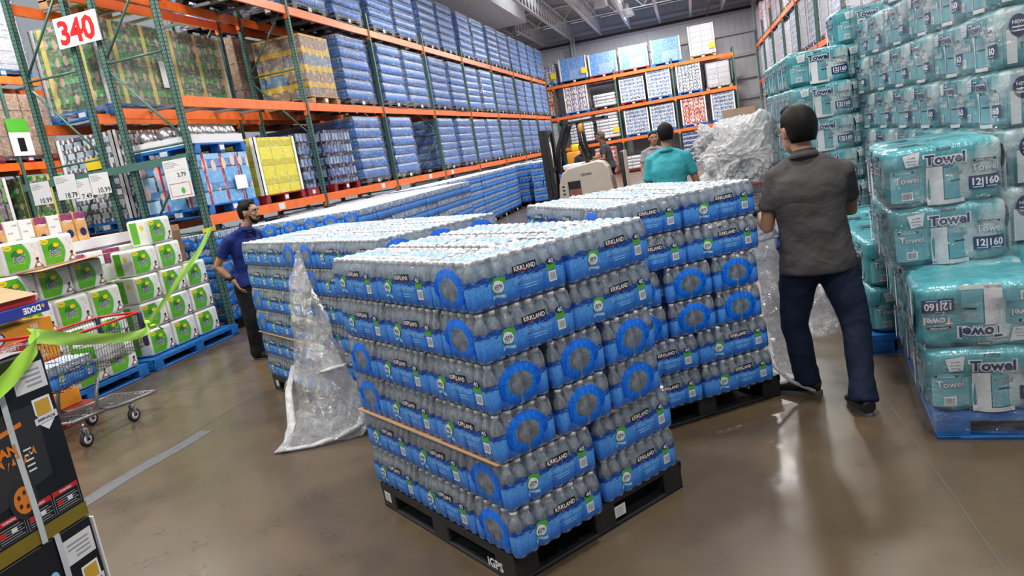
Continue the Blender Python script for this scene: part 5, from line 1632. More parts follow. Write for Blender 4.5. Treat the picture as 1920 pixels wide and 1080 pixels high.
for dz in (-.02, -.01, .01, .02): b.tube([(-6.56, 8.65, 1.445 + dz), (-6.44, 8.65, 1.452 + dz), (-6.43, 8.75, 1.448 + dz), (-6.56, 8.76, 1.44 + dz)], .0045, 'yellow_ink', 6, closed=True)
b.build('tape_loop', root)
b = MB(); b.ball((-5.09, 5.60, .80), (.035, .05, .03), 'tape_lime', 10, 8); b.ball((-5.06, 5.64, .765), (.02, .04, .016), 'tape_lime', 10, 6); b.tube([(-5.09, 5.6, .78), (-5.05, 5.7, .74), (-5.04, 5.74, .70)], [(.02, .004), (.015, .004), (.02, .003)], 'tape_lime', 6); b.build('knot', root)
# lettering on the tape
def onpath(a, bb, w): 
    a = Vector(a); bb = Vector(bb); d = (bb - a); L = d.length; d.normalize(); u = Vector((0, .3, 1)); u = (u - d * u.dot(d)).normalized(); n = -d.cross(u)
    return lambda x, y, e=0: a + d * (L / 2 + x) + u * y + n * .012
f = onpath((-5.62, 6.65, .945), (-6.0, 7.7, 1.225), .08)
b = MB(); b.text2('CAUTION', -.22, 0, .035, f, 'bounty_dark', .03, .30); b.text2('CAUTION', .28, 0, .035, f, 'bounty_dark', .03, .30); b.build('lettering', root)

# ------------------------------------------------------------------ loose stretch film
def drape(name, label, rows, nu, nv, amp, seed, m='loose_film', fine=.012):
    """rows of 3-D control polylines from top to bottom, joined into one crumpled sheet"""
    R = [[Vector(p) for p in r] for r in rows]
    def at(r, a):
        k = a * (len(r) - 1); i = min(int(k), len(r) - 2); return r[i].lerp(r[i + 1], k - i)
    def fn(a, c):
        k = c * (len(R) - 1); i = min(int(k), len(R) - 2); q = k - i; q = q * q * (3 - 2 * q)
        p = at(R[i], a).lerp(at(R[i + 1], a), q)
        d = Vector((noise.noise(p * 5 + Vector((seed, 0, 0))), noise.noise(p * 5 + Vector((0, seed, 9))), noise.noise(p * 6 + Vector((5, 0, seed))))) * amp
        d += Vector((noise.noise(p * 17 + Vector((seed, 3, 0))), noise.noise(p * 17 + Vector((1, seed, 9))), noise.noise(p * 19 + Vector((5, 2, seed))))) * fine
        q = p + d
        q.z = max(q.z, .006)
        return q
    b = MB(); b.grid(fn, nu, nv, m, True)
    o = b.build(name); tag(o, label, 'stretch film'); return o
drape('loose_film', 'clear film hanging from the stack by the man in blue, trailing on the floor', [
    [(-2.99, 4.97, 1.36), (-2.98, 4.96, 1.36), (-2.97, 4.95, 1.36)],
    [(-3.06, 4.92, 1.10), (-3.0, 4.88, 1.10), (-2.90, 4.83, 1.12)],
    [(-3.14, 4.92, .80), (-2.98, 4.80, .80), (-2.78, 4.70, .84)],
    [(-3.20, 4.95, .46), (-2.95, 4.70, .50), (-2.62, 4.60, .50)],
    [(-3.36, 5.0, .30), (-2.95, 4.62, .34), (-2.50, 4.58, .30)],
    [(-3.28, 4.86, .12), (-2.95, 4.56, .16), (-2.45, 4.50, .10)],
    [(-3.12, 4.50, .04), (-2.92, 4.40, .10), (-2.50, 4.42, .03)],
    [(-3.10, 4.30, .03), (-2.95, 4.24, .04), (-2.62, 4.36, .02)]], 60, 90, .05, 3)
drape('loose_film', 'inner fold of the clear film between the two left stacks', [
    [(-2.98, 4.94, 1.33), (-2.96, 4.93, 1.33)], [(-2.92, 4.82, .9), (-2.75, 4.72, .9)], [(-2.9, 4.76, .5), (-2.6, 4.66, .48)], [(-3.0, 4.70, .22), (-2.48, 4.62, .2)], [(-3.02, 4.5, .03), (-2.44, 4.52, .02)]], 40, 60, .06, 8)
b = MB()
b.tube([(-3.26, 4.98, .42), (-3.2, 4.75, .28), (-3.08, 4.52, .10), (-3.04, 4.36, .03), (-3.02, 4.22, .02)], [(.018, .01), (.028, .012), (.035, .012), (.03, .010), (.05, .008)], 'bulk_film', 10)
b.tube([(-3.02, 4.24, .02), (-2.8, 4.30, .02), (-2.62, 4.40, .04), (-2.50, 4.50, .07)], [(.03, .01), (.03, .012), (.035, .018), (.03, .02)], 'bulk_film', 10)
b.tube([(-2.90, 4.72, .42), (-2.72, 4.62, .47), (-2.58, 4.58, .50)], [(.03, .01), (.035, .012), (.02, .01)], 'bulk_film', 10)
tag(b.build('film_roll'), 'twisted white strands of film on the floor between the stacks', 'stretch film')
drape('loose_film', 'clear film pulled down beside the leg of the man in grey', [
    [(.30, 4.88, 1.18), (.34, 4.86, 1.19), (.37, 4.84, 1.17)],
    [(.28, 4.92, 1.02), (.36, 4.86, 1.02), (.44, 4.78, 1.02)],
    [(.27, 4.92, .88), (.37, 4.84, .85), (.43, 4.78, .86)],
    [(.33, 4.86, .68), (.38, 4.80, .66), (.42, 4.76, .66)],
    [(.33, 4.80, .45), (.38, 4.78, .45), (.43, 4.74, .45)],
    [(.32, 4.76, .25), (.38, 4.74, .25), (.44, 4.72, .25)],
    [(.33, 4.74, .10), (.38, 4.72, .10), (.46, 4.72, .10)]], 30, 90, .035, 13, fine=.014)
b = MB(); b.tube([(.31, 4.66, .36), (.28, 4.62, .30), (.30, 4.6, .24), (.42, 4.62, .10), (.55, 4.6, .03)], [(.012, .004)] * 5, 'bulk_film', 8); tag(b.build('film_strand'), 'thin twisted film strand by the shoe of the man in grey', 'stretch film')
drape('loose_film', 'crumpled clear film on the floor behind the man in grey', [
    [(.66, 6.15, .46), (.80, 6.1, .50), (.95, 6.1, .42)], [(.58, 6.1, .28), (.8, 5.98, .34), (1.0, 6.05, .26)], [(.60, 6.0, .10), (.8, 5.9, .14), (1.0, 5.95, .10)], [(.64, 5.95, .02), (.82, 5.85, .02), (1.0, 5.9, .02)]], 50, 40, .09, 23, fine=.02)
def crumple(name, label, c, r, seed, m='bulk_film', amp=.22, n=64):
    b = MB()
    def fn(a, t_):
        th = 2 * pi * a; ph = pi * t_
        d = Vector((sin(ph) * cos(th), sin(ph) * sin(th), -cos(ph)))
        q = d + Vector((noise.noise(d * 2.2 + Vector((seed, 4, 1))), noise.noise(d * 2.2 + Vector((2, seed, 1))), noise.noise(d * 2.2 + Vector((0, 7, seed))))) * .35
        rg = lambda f, s_: 1 - 2 * abs(noise.noise(q * f + Vector((s_, seed, s_))))
        k = 1 + amp * noise.noise(d * 1.6 + Vector((seed, 0, 0))) * 1.5 + amp * .42 * rg(3.1, 1) ** 3 + amp * .30 * rg(6.5, 5) ** 2 + amp * .20 * rg(13, 9) - .25 * amp
        return (c[0] + d.x * r[0] * k, c[1] + d.y * r[1] * k, c[2] + d.z * r[2] * k)
    b.grid(fn, n * 2, n, m, True, closeu=True)
    o = b.build(name); tag(o, label, 'stretch film'); return o
crumple('film_heap', 'huge crumpled heap of white stretch film piled on the far shopping cart', (.66, 9.75, 1.34), (.50, .40, .44), 2.2, n=120)
crumple('film_heap', 'crumpled tuft of white film sticking out left of the big heap', (.24, 9.9, 1.52), (.19, .14, .17), 9.1, amp=.6, n=70)
crumple('film_heap', 'lower lobe of white film drooping over the side of the far cart', (.32, 9.6, 1.08), (.24, .24, .26), 5.5, amp=.35, n=70)

# ------------------------------------------------------------------ people
def cloth_mat(name, col, rough=.8, bscale=120, bstr=.15, fold=.5):
    t = newmat(name); o = t.obj()
    n = t.noise(o, 6, 4)
    c = t.ramp(n, (.3, tuple(c * .82 for c in col)), (.7, tuple(min(1, c * 1.15) for c in col)))
    h = t.math('ADD', t.math('MULTIPLY', t.noise(t.scale(o, (1, 1, 1.7)), 7, 3, .5, .7), fold), t.math('MULTIPLY', t.noise(o, bscale, 2), bstr * .2))
    t.pbr(c, rough, normal=t.bump(h, .6, .03), spec=.3)
cloth_mat('polo_grey', (.062, .056, .058)); cloth_mat('jeans_dark', (.006, .013, .034), .85, 200, .3); cloth_mat('polo_blue', (.008, .022, .15)); cloth_mat('pants_black', (.010, .011, .014))
cloth_mat('shirt_teal', (.05, .38, .44)); cloth_mat('polo_charcoal', (.05, .055, .065)); cloth_mat('shirt_check', (.30, .31, .34)); cloth_mat('glove_grey', (.035, .038, .045), .7); cloth_mat('shirt_dark', (.03, .035, .045)); cloth_mat('vest_red', (.5, .03, .02))
def skin_mat(name, col):
    t = newmat(name); o = t.obj()
    n_ = t.new('ShaderNodeBsdfPrincipled'); t.put(n_.inputs['Base Color'], t.mix(t.noise(o, 14, 3), tuple(c * .85 for c in col), tuple(c * 1.1 for c in col)))
    n_.inputs['Roughness'].default_value = .5; n_.inputs['Subsurface Weight'].default_value = .08; n_.inputs['Subsurface Radius'].default_value = (.02, .008, .004)
    t.l.new(n_.outputs[0], t.out.inputs[0])
skin_mat('skin_tan', (.42, .22, .13)); skin_mat('skin_brown', (.33, .16, .09))
t = newmat('hair_black'); o = t.obj(); t.pbr(t.mix(t.noise(t.scale(o, (1, 1, .3)), 160, 2), (.003, .003, .003), (.012, .010, .009)), .55, normal=t.bump(t.noise(t.scale(o, (1, 1, .3)), 170, 2), .6, .004), spec=.15)
t = newmat('hair_grey'); o = t.obj(); t.pbr(t.mix(t.noise(o, 160, 2), (.05, .04, .035), (.16, .14, .12)), .6)
flat('eye_white', (.7, .68, .66), .2); flat('lip', (.30, .10, .08), .5); flat('belt', (.02, .014, .01), .45); flat('shoe_black', (.012, .012, .014), .4); flat('shoe_sole', (.11, .11, .12), .6); flat('badge', (.75, .75, .75), .3)

def fuse(mb, name, parent, voxel, smooth=8, disp=0, dscale=.18, fac=.5):
    o = mb.build(name, parent)
    r = o.modifiers.new('remesh', 'REMESH'); r.mode = 'VOXEL'; r.voxel_size = voxel; r.use_smooth_shade = True
    s_ = o.modifiers.new('smooth', 'SMOOTH'); s_.iterations = smooth; s_.factor = fac
    if disp:
        tx = bpy.data.textures.new('fold', 'CLOUDS'); tx.noise_scale = dscale; tx.noise_depth = 2
        d = o.modifiers.new('folds', 'DISPLACE'); d.texture = tx; d.strength = disp; d.mid_level = .5; d.texture_coords = 'LOCAL'
    return o
def V(*a): return Vector(a)
def lerp(a, b, t_): return Vector(a) * (1 - t_) + Vector(b) * t_
def person(name, label, spec, parts=()):
    """spec: world joints relative to the root on the floor"""
    S = spec; root = empty('person', S['root'], 0, label, 'person')
    r_ = Vector(S['right']).normalized(); up = V(0, 0, 1); fw = up.cross(r_).normalized()   # facing direction
    skin, shirt, pants = S['skin'], S['shirt'], S['pants']
    hc = Vector(S['head']); hf = Vector(S['face']).normalized(); hu = Vector(S.get('headup', (0, 0, 1))); hr = hf.cross(hu).normalized(); hu = hr.cross(hf).normalized()
    H = Matrix((hr, hf, hu)).transposed().to_4x4(); H.translation = hc
    H = H @ Matrix.Scale(S.get('hs', 1.04), 4)
    neck = Vector(S['neck']); chest = Vector(S['chest']); waist = Vector(S['waist']); hip = Vector(S['hip'])
    sh = {k: Vector(S['sh' + k]) for k in 'LR'}; el = {k: Vector(S['el' + k]) for k in 'LR'}; wr = {k: Vector(S['wr' + k]) for k in 'LR'}
    hj = {k: Vector(S['hj' + k]) for k in 'LR'}; kn = {k: Vector(S['kn' + k]) for k in 'LR'}; an = {k: Vector(S['an' + k]) for k in 'LR'}; toe = {k: Vector(S['toe' + k]) for k in 'LR'}
    # skin: head, neck, forearms and hands in one surface
    b = MB()
    b.ball((0, -.012, .018), (.078, .098, .102), skin, 24, 18, H)
    b.ball((0, .030, -.045), (.060, .058, .068), skin, 20, 14, H)          # jaw
    b.ball((0, .052, -.090), (.034, .030, .024), skin, 14, 10, H)          # chin
    b.ball((0, .070, .030), (.060, .022, .040), skin, 14, 10, H)           # brow
    b.tube([(0, .082, .022), (0, .098, -.004), (0, .108, -.026), (0, .094, -.036)], [.010, .013, .017, .012], skin, 10, xf=H)
    for s_ in (-1, 1):
        b.ball((s_ * .016, .092, -.032), (.010, .011, .009), skin, 10, 8, H)
        b.ball((s_ * .036, .068, -.014), (.024, .020, .020), skin, 12, 8, H)
        b.ball((s_ * .080, -.008, -.004), (.010, .020, .032), skin, 12, 10, H)
        b.ball((s_ * .084, -.018, .008), (.007, .012, .022), skin, 12, 10, H)
    b.ball((0, .086, -.058), (.026, .013, .010), skin, 12, 8, H)
    b.tube([neck - up * .055, neck, hc - hu * .06 - hf * .01], [(.062, .060), (.056, .056), (.055, .058)], skin, 16, flat=r_)
    for k in 'LR':
        u0 = lerp(sh[k], el[k], .25)
        if S.get('hidearm') and k in S['hidearm']: pass
        b.tube([u0, lerp(sh[k], el[k], .7), el[k], lerp(el[k], wr[k], .3), lerp(el[k], wr[k], .75), wr[k]], [.050, .044, .040, .043, .031, .026], skin, 14)
        if 'hm' + k in S:
            g = MB(); dh = Vector(S['hd' + k]).normalized()
            hand(g, wr[k], dh, Vector(S['hn' + k]), 1 if k == 'R' else -1, S.get('curl' + k, .35), S['hm' + k])
            g.tube([wr[k] - dh * .05, wr[k], wr[k] + dh * .03], [(.036, .034), (.034, .030), (.036, .026)], S['hm' + k], 14)
            fuse(g, 'glove', root, .0055, 2)
        else: hand(b, wr[k], Vector(S['hd' + k]), Vector(S['hn' + k]), 1 if k == 'R' else -1, S.get('curl' + k, .35), skin)
    fuse(b, 'body', root, .0062, 5)
    # hair
    b = MB()
    hm = S.get('hair', 'hair_black')
    b.tube([(0, -.034, -.085), (0, -.036, -.06), (0, -.030, -.02), (0, -.024, .03), (0, -.018, .075), (0, -.012, .105), (0, -.008, .128), (0, -.006, .138)], [(.052, .050), (.066, .066), (.079, .086), (.085, .101), (.080, .096), (.064, .078), (.038, .046), (.008, .01)], hm, 36, flat=H.to_3x3() @ V(1, 0, 0), xf=None) if False else hair_cap(b, hm, H)
    if S.get('quiff'): b.ball((0, .03, .106), (.056, .046, .036), hm, 20, 12, H)
    o = b.build('hair', root)
    # cut the hair back from the face: drop vertices in front of the hairline
    me = o.data; bm = bmesh.new(); bm.from_mesh(me); Hi = H.inverted()
    kill = []
    for v in bm.verts:
        p = Hi @ v.co
        if (p.y > .045 + max(0, (p.z - .05)) * .55 and p.z < .115) or (p.y > .0 and p.z < .03) or (p.y > -.03 and p.z < -.015) or p.z < -.075: kill.append(v)
    bmesh.ops.delete(bm, geom=kill, context='VERTS'); bm.to_mesh(me); bm.free()
    sd = o.modifiers.new('thick', 'SOLIDIFY'); sd.thickness = .006; sd.offset = -1
    # face
    for s_ in (-1, 1):
        e = MB(); e.ball((s_ * .032, .0795, .006), (.0125, .008, .0068), 'eye_white', 12, 8, H); e.ball((s_ * .032, .0862, .006), (.0048, .0026, .0048), 'black_ink', 10, 8, H); e.build('eye', root)
        e = MB(); e.tube([(s_ * .016, .094, .030), (s_ * .034, .092, .035), (s_ * .052, .080, .029)], [(.003, .005)] * 3, hm, 6, xf=H); e.build('eyebrow', root)
    e = MB(); e.ball((0, .096, -.061), (.022, .006, .0065), 'lip', 12, 8, H); e.build('mouth', root)
    if S.get('beard'):
        e = MB(); e.ball((0, .086, -.048), (.030, .017, .008), hm, 14, 8, H); e.ball((0, .052, -.092), (.040, .036, .028), hm, 16, 10, H)
        e.tube([(-.062, .03, -.03), (-.058, .045, -.07), (0, .068, -.098), (.058, .045, -.07), (.062, .03, -.03)], [.012, .016, .018, .016, .012], hm, 8, xf=H); e.build('beard', root)
    if S.get('glasses'):
        e = MB()
        for s_ in (-1, 1):
            e.tube([(s_ * .034 + .022 * cos(a), .104, .004 + .017 * sin(a)) for a in [2 * pi * q / 14 for q in range(14)]], .0022, 'black_ink', 6, closed=True, xf=H)
            e.tube([(s_ * .057, .104, .010), (s_ * .082, .07, .010), (s_ * .086, -.005, .006)], .0022, 'black_ink', 6, xf=H)
        e.tube([(-.012, .106, .008), (.012, .106, .008)], .002, 'black_ink', 6, xf=H); e.build('glasses', root)
    # shirt: torso and sleeves
    b = MB(); w = S.get('build', 1.0)
    shm = (sh['L'] + sh['R']) / 2; ax = (sh['R'] - sh['L']).normalized()
    hx = (hj['R'] - hj['L']).normalized()
    hem = Vector(S.get('hem', hip - V(0, 0, .05)))
    b.tube([hem, lerp(hem, hip, .6), waist, lerp(waist, chest, .5), chest, lerp(chest, shm, .7), shm + up * .01, neck - up * .045], [(.192 * w, .158 * w), (.190 * w, .158 * w), (.170 * w, .135 * w), (.170 * w, .128 * w), (.190 * w, .130 * w), (.196 * w, .112 * w), (.165 * w, .080 * w), (.070, .066)], shirt, 28, flat=ax)
    for k in 'LR':
        inn = lerp(sh[k], shm, .35)
        slv = S.get('sleeve', .62)
        b.tube([inn + up * .005, sh[k] + up * .0, lerp(sh[k], el[k], .3), lerp(sh[k], el[k], slv)], [(.072, .070), (.062, .062), (.062, .060), (.066, .064)], shirt, 18)
        b.ball(sh[k] + (shm - sh[k]).normalized() * .02 - up * .008, .062, shirt, 16, 12)
        b.tube([neck - up * .02, lerp(neck, sh[k], .5) + up * .006, sh[k] + up * .012], [(.052, .040), (.050, .040), (.044, .036)], shirt, 14)
    b.tube([neck - up * .05, neck - up * .012 - hf * .004], [(.068, .066), (.064, .062)], shirt, 18, flat=r_)
    fuse(b, 'shirt', root, .011, 9, S.get('fold', .016), .12)
    # collar and sleeve hems
    c_ = MB(); n = 20
    rr = lambda a: V(0, 0, 0) + r_ * .068 * cos(a) + fw * .066 * sin(a)
    pts0 = [neck - up * .035 + rr(2 * pi * q / n) * 1.05 for q in range(n)]; pts1 = [neck + up * (.012 - .012 * sin(2 * pi * q / n)) + rr(2 * pi * q / n) * .98 for q in range(n)]; pts2 = [neck - up * (.03 + .012 * sin(2 * pi * q / n)) + rr(2 * pi * q / n) * 1.30 for q in range(n)]
    base = []
    c_.add(pts0 + pts1 + pts2, [(q, (q + 1) % n, n + (q + 1) % n, n + q) for q in range(n)] + [(n + q, n + (q + 1) % n, 2 * n + (q + 1) % n, 2 * n + q) for q in range(n)], shirt, True)
    o = c_.build('collar', root); sd = o.modifiers.new('thick', 'SOLIDIFY'); sd.thickness = .004
    # trousers
    b = MB()
    hmid = (hj['L'] + hj['R']) / 2
    b.tube([waist * .15 + hip * .85, hip - up * .02, hmid - up * .05], [(.150 * w, .112 * w), (.165 * w, .125 * w), (.165 * w, .128 * w)], pants, 26, flat=hx)
    for s_ in (-1, 1): b.ball(hmid + hx * s_ * .075 - fw * .045 - up * .03, (.090, .082, .095), pants, 16, 12)
    for k in 'LR':
        cuff = S.get('cuff', (.064, .064))
        d = (an[k] - kn[k]).normalized()
        b.tube([hj[k] + up * .03, hj[k] - up * .04, lerp(hj[k], kn[k], .45), kn[k], lerp(kn[k], an[k], .35), lerp(kn[k], an[k], .75), an[k] - d * .0, an[k] + d * .025], [(.100 * w, .110), (.104 * w, .115), (.094 * w, .100), (.080, .084), (.080, .084), (.074, .078), (.080, .086), (.082, .090)], pants, 22, flat=r_)
    fuse(b, 'trousers', root, .0115, 7, S.get('pfold', .02), .12)
    b = MB(); bz = hem + up * .03
    if S.get('belt', True):
        b.tube([hip - up * .008, hip + up * .026], [(.160 * w, .122 * w)] * 2, 'belt', 28, flat=hx); b.build('belt', root)
    for k in 'LR':
        b = MB(); d = (toe[k] - an[k]); d.z = 0; L = d.length; d.normalize(); sd_ = up.cross(d)
        X = Matrix((sd_, d, up)).transposed().to_4x4(); X.translation = V(an[k].x, an[k].y, S.get('lift' + k, 0))
        if 'tilt' + k in S: X = X @ Matrix.Translation((0, .17, 0)) @ Matrix.Rotation(rad(S['tilt' + k]), 4, 'X') @ Matrix.Translation((0, -.17, 0))
        b.tube([(0, -.075, .055), (0, -.02, .060), (0, .06, .055), (0, .13, .042), (0, .185, .032)], [(.040, .040), (.044, .047), (.047, .044), (.050, .034), (.038, .024)], 'shoe_black', 16, flat=(1, 0, 0), xf=X)
        b.ball((0, .0, .07), (.042, .05, .05), 'shoe_black', 14, 10, X)
        o = fuse(b, 'shoe', root, .008, 4)
        b = MB(); n = 24
        pr = []
        for q in range(n):
            a = 2 * pi * q / n; y = .055 + .140 * sin(a); x = (.040 + .010 * max(0, sin(a)) * .9) * cos(a)
            pr.append((x, y))
        b.add([(x, y, .0) for x, y in pr] + [(x * 1.03, y * 1.0, .020) for x, y in pr], [tuple(range(n))[::-1], tuple(range(n, 2 * n))] + [(q, (q + 1) % n, n + (q + 1) % n, n + q) for q in range(n)], 'shoe_sole', xf=X); b.build('sole', o)
    return root
def hair_cap(b, hm, H):
    prof = [(-.085, -.034, .050, .048), (-.06, -.038, .064, .062), (-.02, -.032, .078, .084), (.03, -.024, .0855, .102), (.07, -.020, .081, .097), (.10, -.016, .067, .082), (.122, -.012, .045, .056), (.134, -.010, .020, .026), (.137, -.010, .002, .003)]
    n = 40; vs = []
    for z, y, rx, ry in prof:
        for k in range(n):
            a = 2 * pi * k / n; q = 1 + .018 * noise.noise(Vector((cos(a) * 5, sin(a) * 5, z * 40)))
            vs.append((rx * cos(a) * q, y + ry * sin(a) * q, z))
    b.add(vs, [(i * n + k, i * n + (k + 1) % n, (i + 1) * n + (k + 1) % n, (i + 1) * n + k) for i in range(len(prof) - 1) for k in range(n)], hm, True, H)
def hand(b, w, d, nrm, side, curl, m):
    """w wrist, d pointing along the hand, nrm = out of the back of the hand; side +1 puts the thumb on d x nrm"""
    d = d.normalized(); nrm = (nrm - d * nrm.dot(d)).normalized(); s_ = d.cross(nrm).normalized() * side
    b.tube([w - d * .02, w + d * .02, w + d * .055, w + d * .088], [(.026, .018), (.034, .016), (.042, .015), (.040, .013)], m, 14, flat=s_)
    for i, (off, L) in enumerate(((.030, .070), (.010, .079), (-.010, .073), (-.029, .058))):
        p = w + d * (.082 - .004 * abs(i - 1.2)) + s_ * off; ang = curl * (.55 + .1 * i); pts = [p - d * .015]; q = p; dd = d
        for seg in (.42, .32, .26):
            a_ = ang; dd = (dd * cos(a_) - nrm * sin(a_)); nn = None
            pts.append(q); q = q + dd * L * seg
            nrm2 = nrm
        pts.append(q)
        b.tube(pts, [.0095, .0095, .009, .0085, .0075][:len(pts)], m, 8)
        b.ball(q, .0075, m, 8, 6)
    p = w + d * .028 + s_ * .030; q1 = p + (d * .5 + s_ * .75 - nrm * .25).normalized() * .036; q2 = q1 + (d * .85 + s_ * .25 - nrm * .35).normalized() * .032; q3 = q2 + (d * .9 - nrm * .4).normalized() * .024
    b.tube([w + d * .015 + s_ * .015, p, q1, q2, q3], [.014, .013, .0115, .010, .0085], m, 10); b.ball(q3, .0085, m, 8, 6)

# man in grey, seen from behind, right
person('person', 'man in grey polo and dark jeans seen from behind, beside the towel pallet', dict(
    root=(.62, 4.55, 0), right=(1, .10, 0), skin='skin_tan', shirt='polo_grey', pants='jeans_dark', hair='hair_black', glasses=True, quiff=True,
    head=(-.035, .04, 1.628), face=(-.5, 1, -.06), neck=(-.015, .0, 1.50), chest=(-.02, -.02, 1.27), waist=(-.0, -.02, 1.02), hip=(.0, -.01, .90), hem=(.0, -.01, .805),
    shL=(-.19, .0, 1.39), shR=(.185, -.04, 1.375), elL=(-.255, .03, 1.09), elR=(.235, .14, 1.12), wrL=(-.262, .24, 1.165), wrR=(.05, .33, 1.13),
    hdL=(-.25, .9, .05), hnL=(-.5, 0, 1), hdR=(-.4, .8, .1), hnR=(.3, 0, 1), hmL='glove_grey', hmR='glove_grey', curlL=.75, curlR=.75, build=1.13,
    hjL=(-.095, .0, .86), hjR=(.10, -.02, .86), knL=(-.15, .07, .47), knR=(.17, -.10, .47), anL=(-.10, .12, .10), anR=(.145, -.26, .09), toeL=(-.36, .22, 0), toeR=(.10, -.06, 0), sleeve=.66, fold=.02, pfold=.024, hs=1.12))
# man in blue, left
person('person', 'bearded man in a blue polo and dark trousers behind the left water stack', dict(
    root=(-4.80, 7.0, 0), right=(.35, -1, 0), skin='skin_tan', shirt='polo_blue', pants='pants_black', hair='hair_black', beard=True,
    head=(.10, .02, 1.625), face=(1, .10, -.08), neck=(.03, .0, 1.475), chest=(-.02, .0, 1.24), waist=(-.05, .02, 1.0), hip=(-.06, .0, .90), hem=(-.05, .0, .84),
    shL=(.02, .18, 1.38), shR=(-.08, -.20, 1.37), elL=(.05, .30, 1.10), elR=(-.26, -.24, 1.12), wrL=(.2, .25, .95), wrR=(-.10, -.22, .92),
    hdL=(.6, 0, -.8), hnL=(0, 1, 0), hdR=(.4, .05, -.9), hnR=(-.7, -.6, 0), curlR=.4, build=1.04,
    hjL=(-.03, .09, .86), hjR=(-.09, -.09, .86), knL=(-.04, .10, .47), knR=(-.09, -.10, .47), anL=(-.10, .12, .09), anR=(-.16, -.02, .09), toeL=(.15, .12, 0), toeR=(.10, -.05, 0)))
# man in teal
person('person', 'man in a short-sleeved teal shirt seen from behind, beyond the water stacks', dict(
    root=(-.29, 8.35, 0), right=(1, .05, 0), skin='skin_tan', shirt='shirt_teal', pants='pants_black', hair='hair_black',
    head=(.01, .02, 1.695), face=(-.15, 1, -.1), neck=(.0, .0, 1.545), chest=(.0, -.02, 1.32), waist=(.0, -.01, 1.06), hip=(.0, .0, .97), hem=(0, 0, 1.02),
    shL=(-.195, .0, 1.45), shR=(.205, .0, 1.44), elL=(-.255, .03, 1.14), elR=(.275, .05, 1.16), wrL=(-.23, .12, .90), wrR=(.25, .20, .98),
    hdL=(0, .3, -1), hnL=(-1, 0, 0), hdR=(-.1, .6, -.6), hnR=(1, 0, 0), build=1.06,
    hjL=(-.09, .0, .9), hjR=(.09, .0, .9), knL=(-.10, .02, .49), knR=(.10, .02, .49), anL=(-.11, .0, .09), anR=(.11, .0, .09), toeL=(-.14, .25, 0), toeR=(.14, .25, 0), sleeve=.72))
# man behind him, face toward the viewer
person('person', 'man in a pale checked shirt half hidden behind the man in teal, facing the viewer', dict(
    root=(-.74, 14.5, 0), right=(-1, 0, 0), skin='skin_tan', shirt='shirt_check', pants='pants_black', hair='hair_black',
    head=(.02, -.02, 1.615), face=(.3, -1, 0), neck=(.0, .0, 1.465), chest=(.0, .02, 1.24), waist=(.0, .0, 1.0), hip=(.0, .0, .91),
    shL=(.195, .0, 1.37), shR=(-.195, .0, 1.37), elL=(.25, -.03, 1.08), elR=(-.25, -.03, 1.08), wrL=(.22, -.14, .85), wrR=(-.22, -.14, .85),
    hdL=(0, -.3, -1), hnL=(1, 0, 0), hdR=(0, -.3, -1), hnR=(-1, 0, 0),
    hjL=(.09, .0, .86), hjR=(-.09, .0, .86), knL=(.10, -.02, .47), knR=(-.10, -.02, .47), anL=(.11, .0, .09), anR=(-.11, .0, .09), toeL=(.14, -.25, 0), toeR=(-.14, -.25, 0)))
FX, FY = -2.55, 17.9
# forklift driver
person('person', 'forklift driver in a charcoal shirt standing at the controls, looking left', dict(
    root=(FX + .45, FY + .30, .18), right=(.3, 1, 0), skin='skin_brown', shirt='polo_charcoal', pants='jeans_dark', hair='hair_grey',
    head=(-.06, .0, 1.65), face=(-1, .25, -.1), neck=(-.02, .0, 1.50), chest=(.03, .0, 1.27), waist=(.06, .0, 1.02), hip=(.08, .0, .91),
    shR=(.05, .19, 1.40), shL=(.0, -.19, 1.40), elR=(-.05, .26, 1.14), elL=(.0, -.27, 1.12), wrR=(-.32, .12, 1.18), wrL=(-.28, -.14, 1.12),
    hdR=(-1, 0, 0), hnR=(0, 0, 1), hdL=(-1, .1, 0), hnL=(0, 0, 1), build=1.06,
    hjR=(.06, .09, .86), hjL=(.06, -.09, .86), knR=(.02, .10, .47), knL=(.02, -.10, .47), anR=(.08, .1, .09), anL=(.08, -.1, .09), toeR=(-.15, .1, 0), toeL=(-.15, -.1, 0)))
person('person', 'man in a dark shirt with white badge, behind the forklift guard bars', dict(
    root=(-3.05, 21.0, 0), right=(-1, 0, 0), skin='skin_brown', shirt='shirt_dark', pants='pants_black', hair='hair_black',
    head=(.0, -.02, 1.60), face=(.2, -1, -.1), neck=(.0, .0, 1.45), chest=(.0, .02, 1.23), waist=(.0, .0, 1.0), hip=(.0, .0, .91),
    shL=(.195, .0, 1.36), shR=(-.195, .0, 1.36), elL=(.25, -.03, 1.08), elR=(-.25, -.03, 1.08), wrL=(.1, -.24, 1.0), wrR=(-.1, -.24, 1.0),
    hdL=(-.5, -.3, 0), hnL=(0, 0, 1), hdR=(.5, -.3, 0), hnR=(0, 0, 1),
    hjL=(.09, .0, .86), hjR=(-.09, .0, .86), knL=(.10, -.02, .47), knR=(-.10, -.02, .47), anL=(.11, .0, .09), anR=(-.11, .0, .09), toeL=(.14, -.25, 0), toeR=(-.14, -.25, 0)))
P_ = [o for o in bpy.data.objects if o.name.startswith('person')]
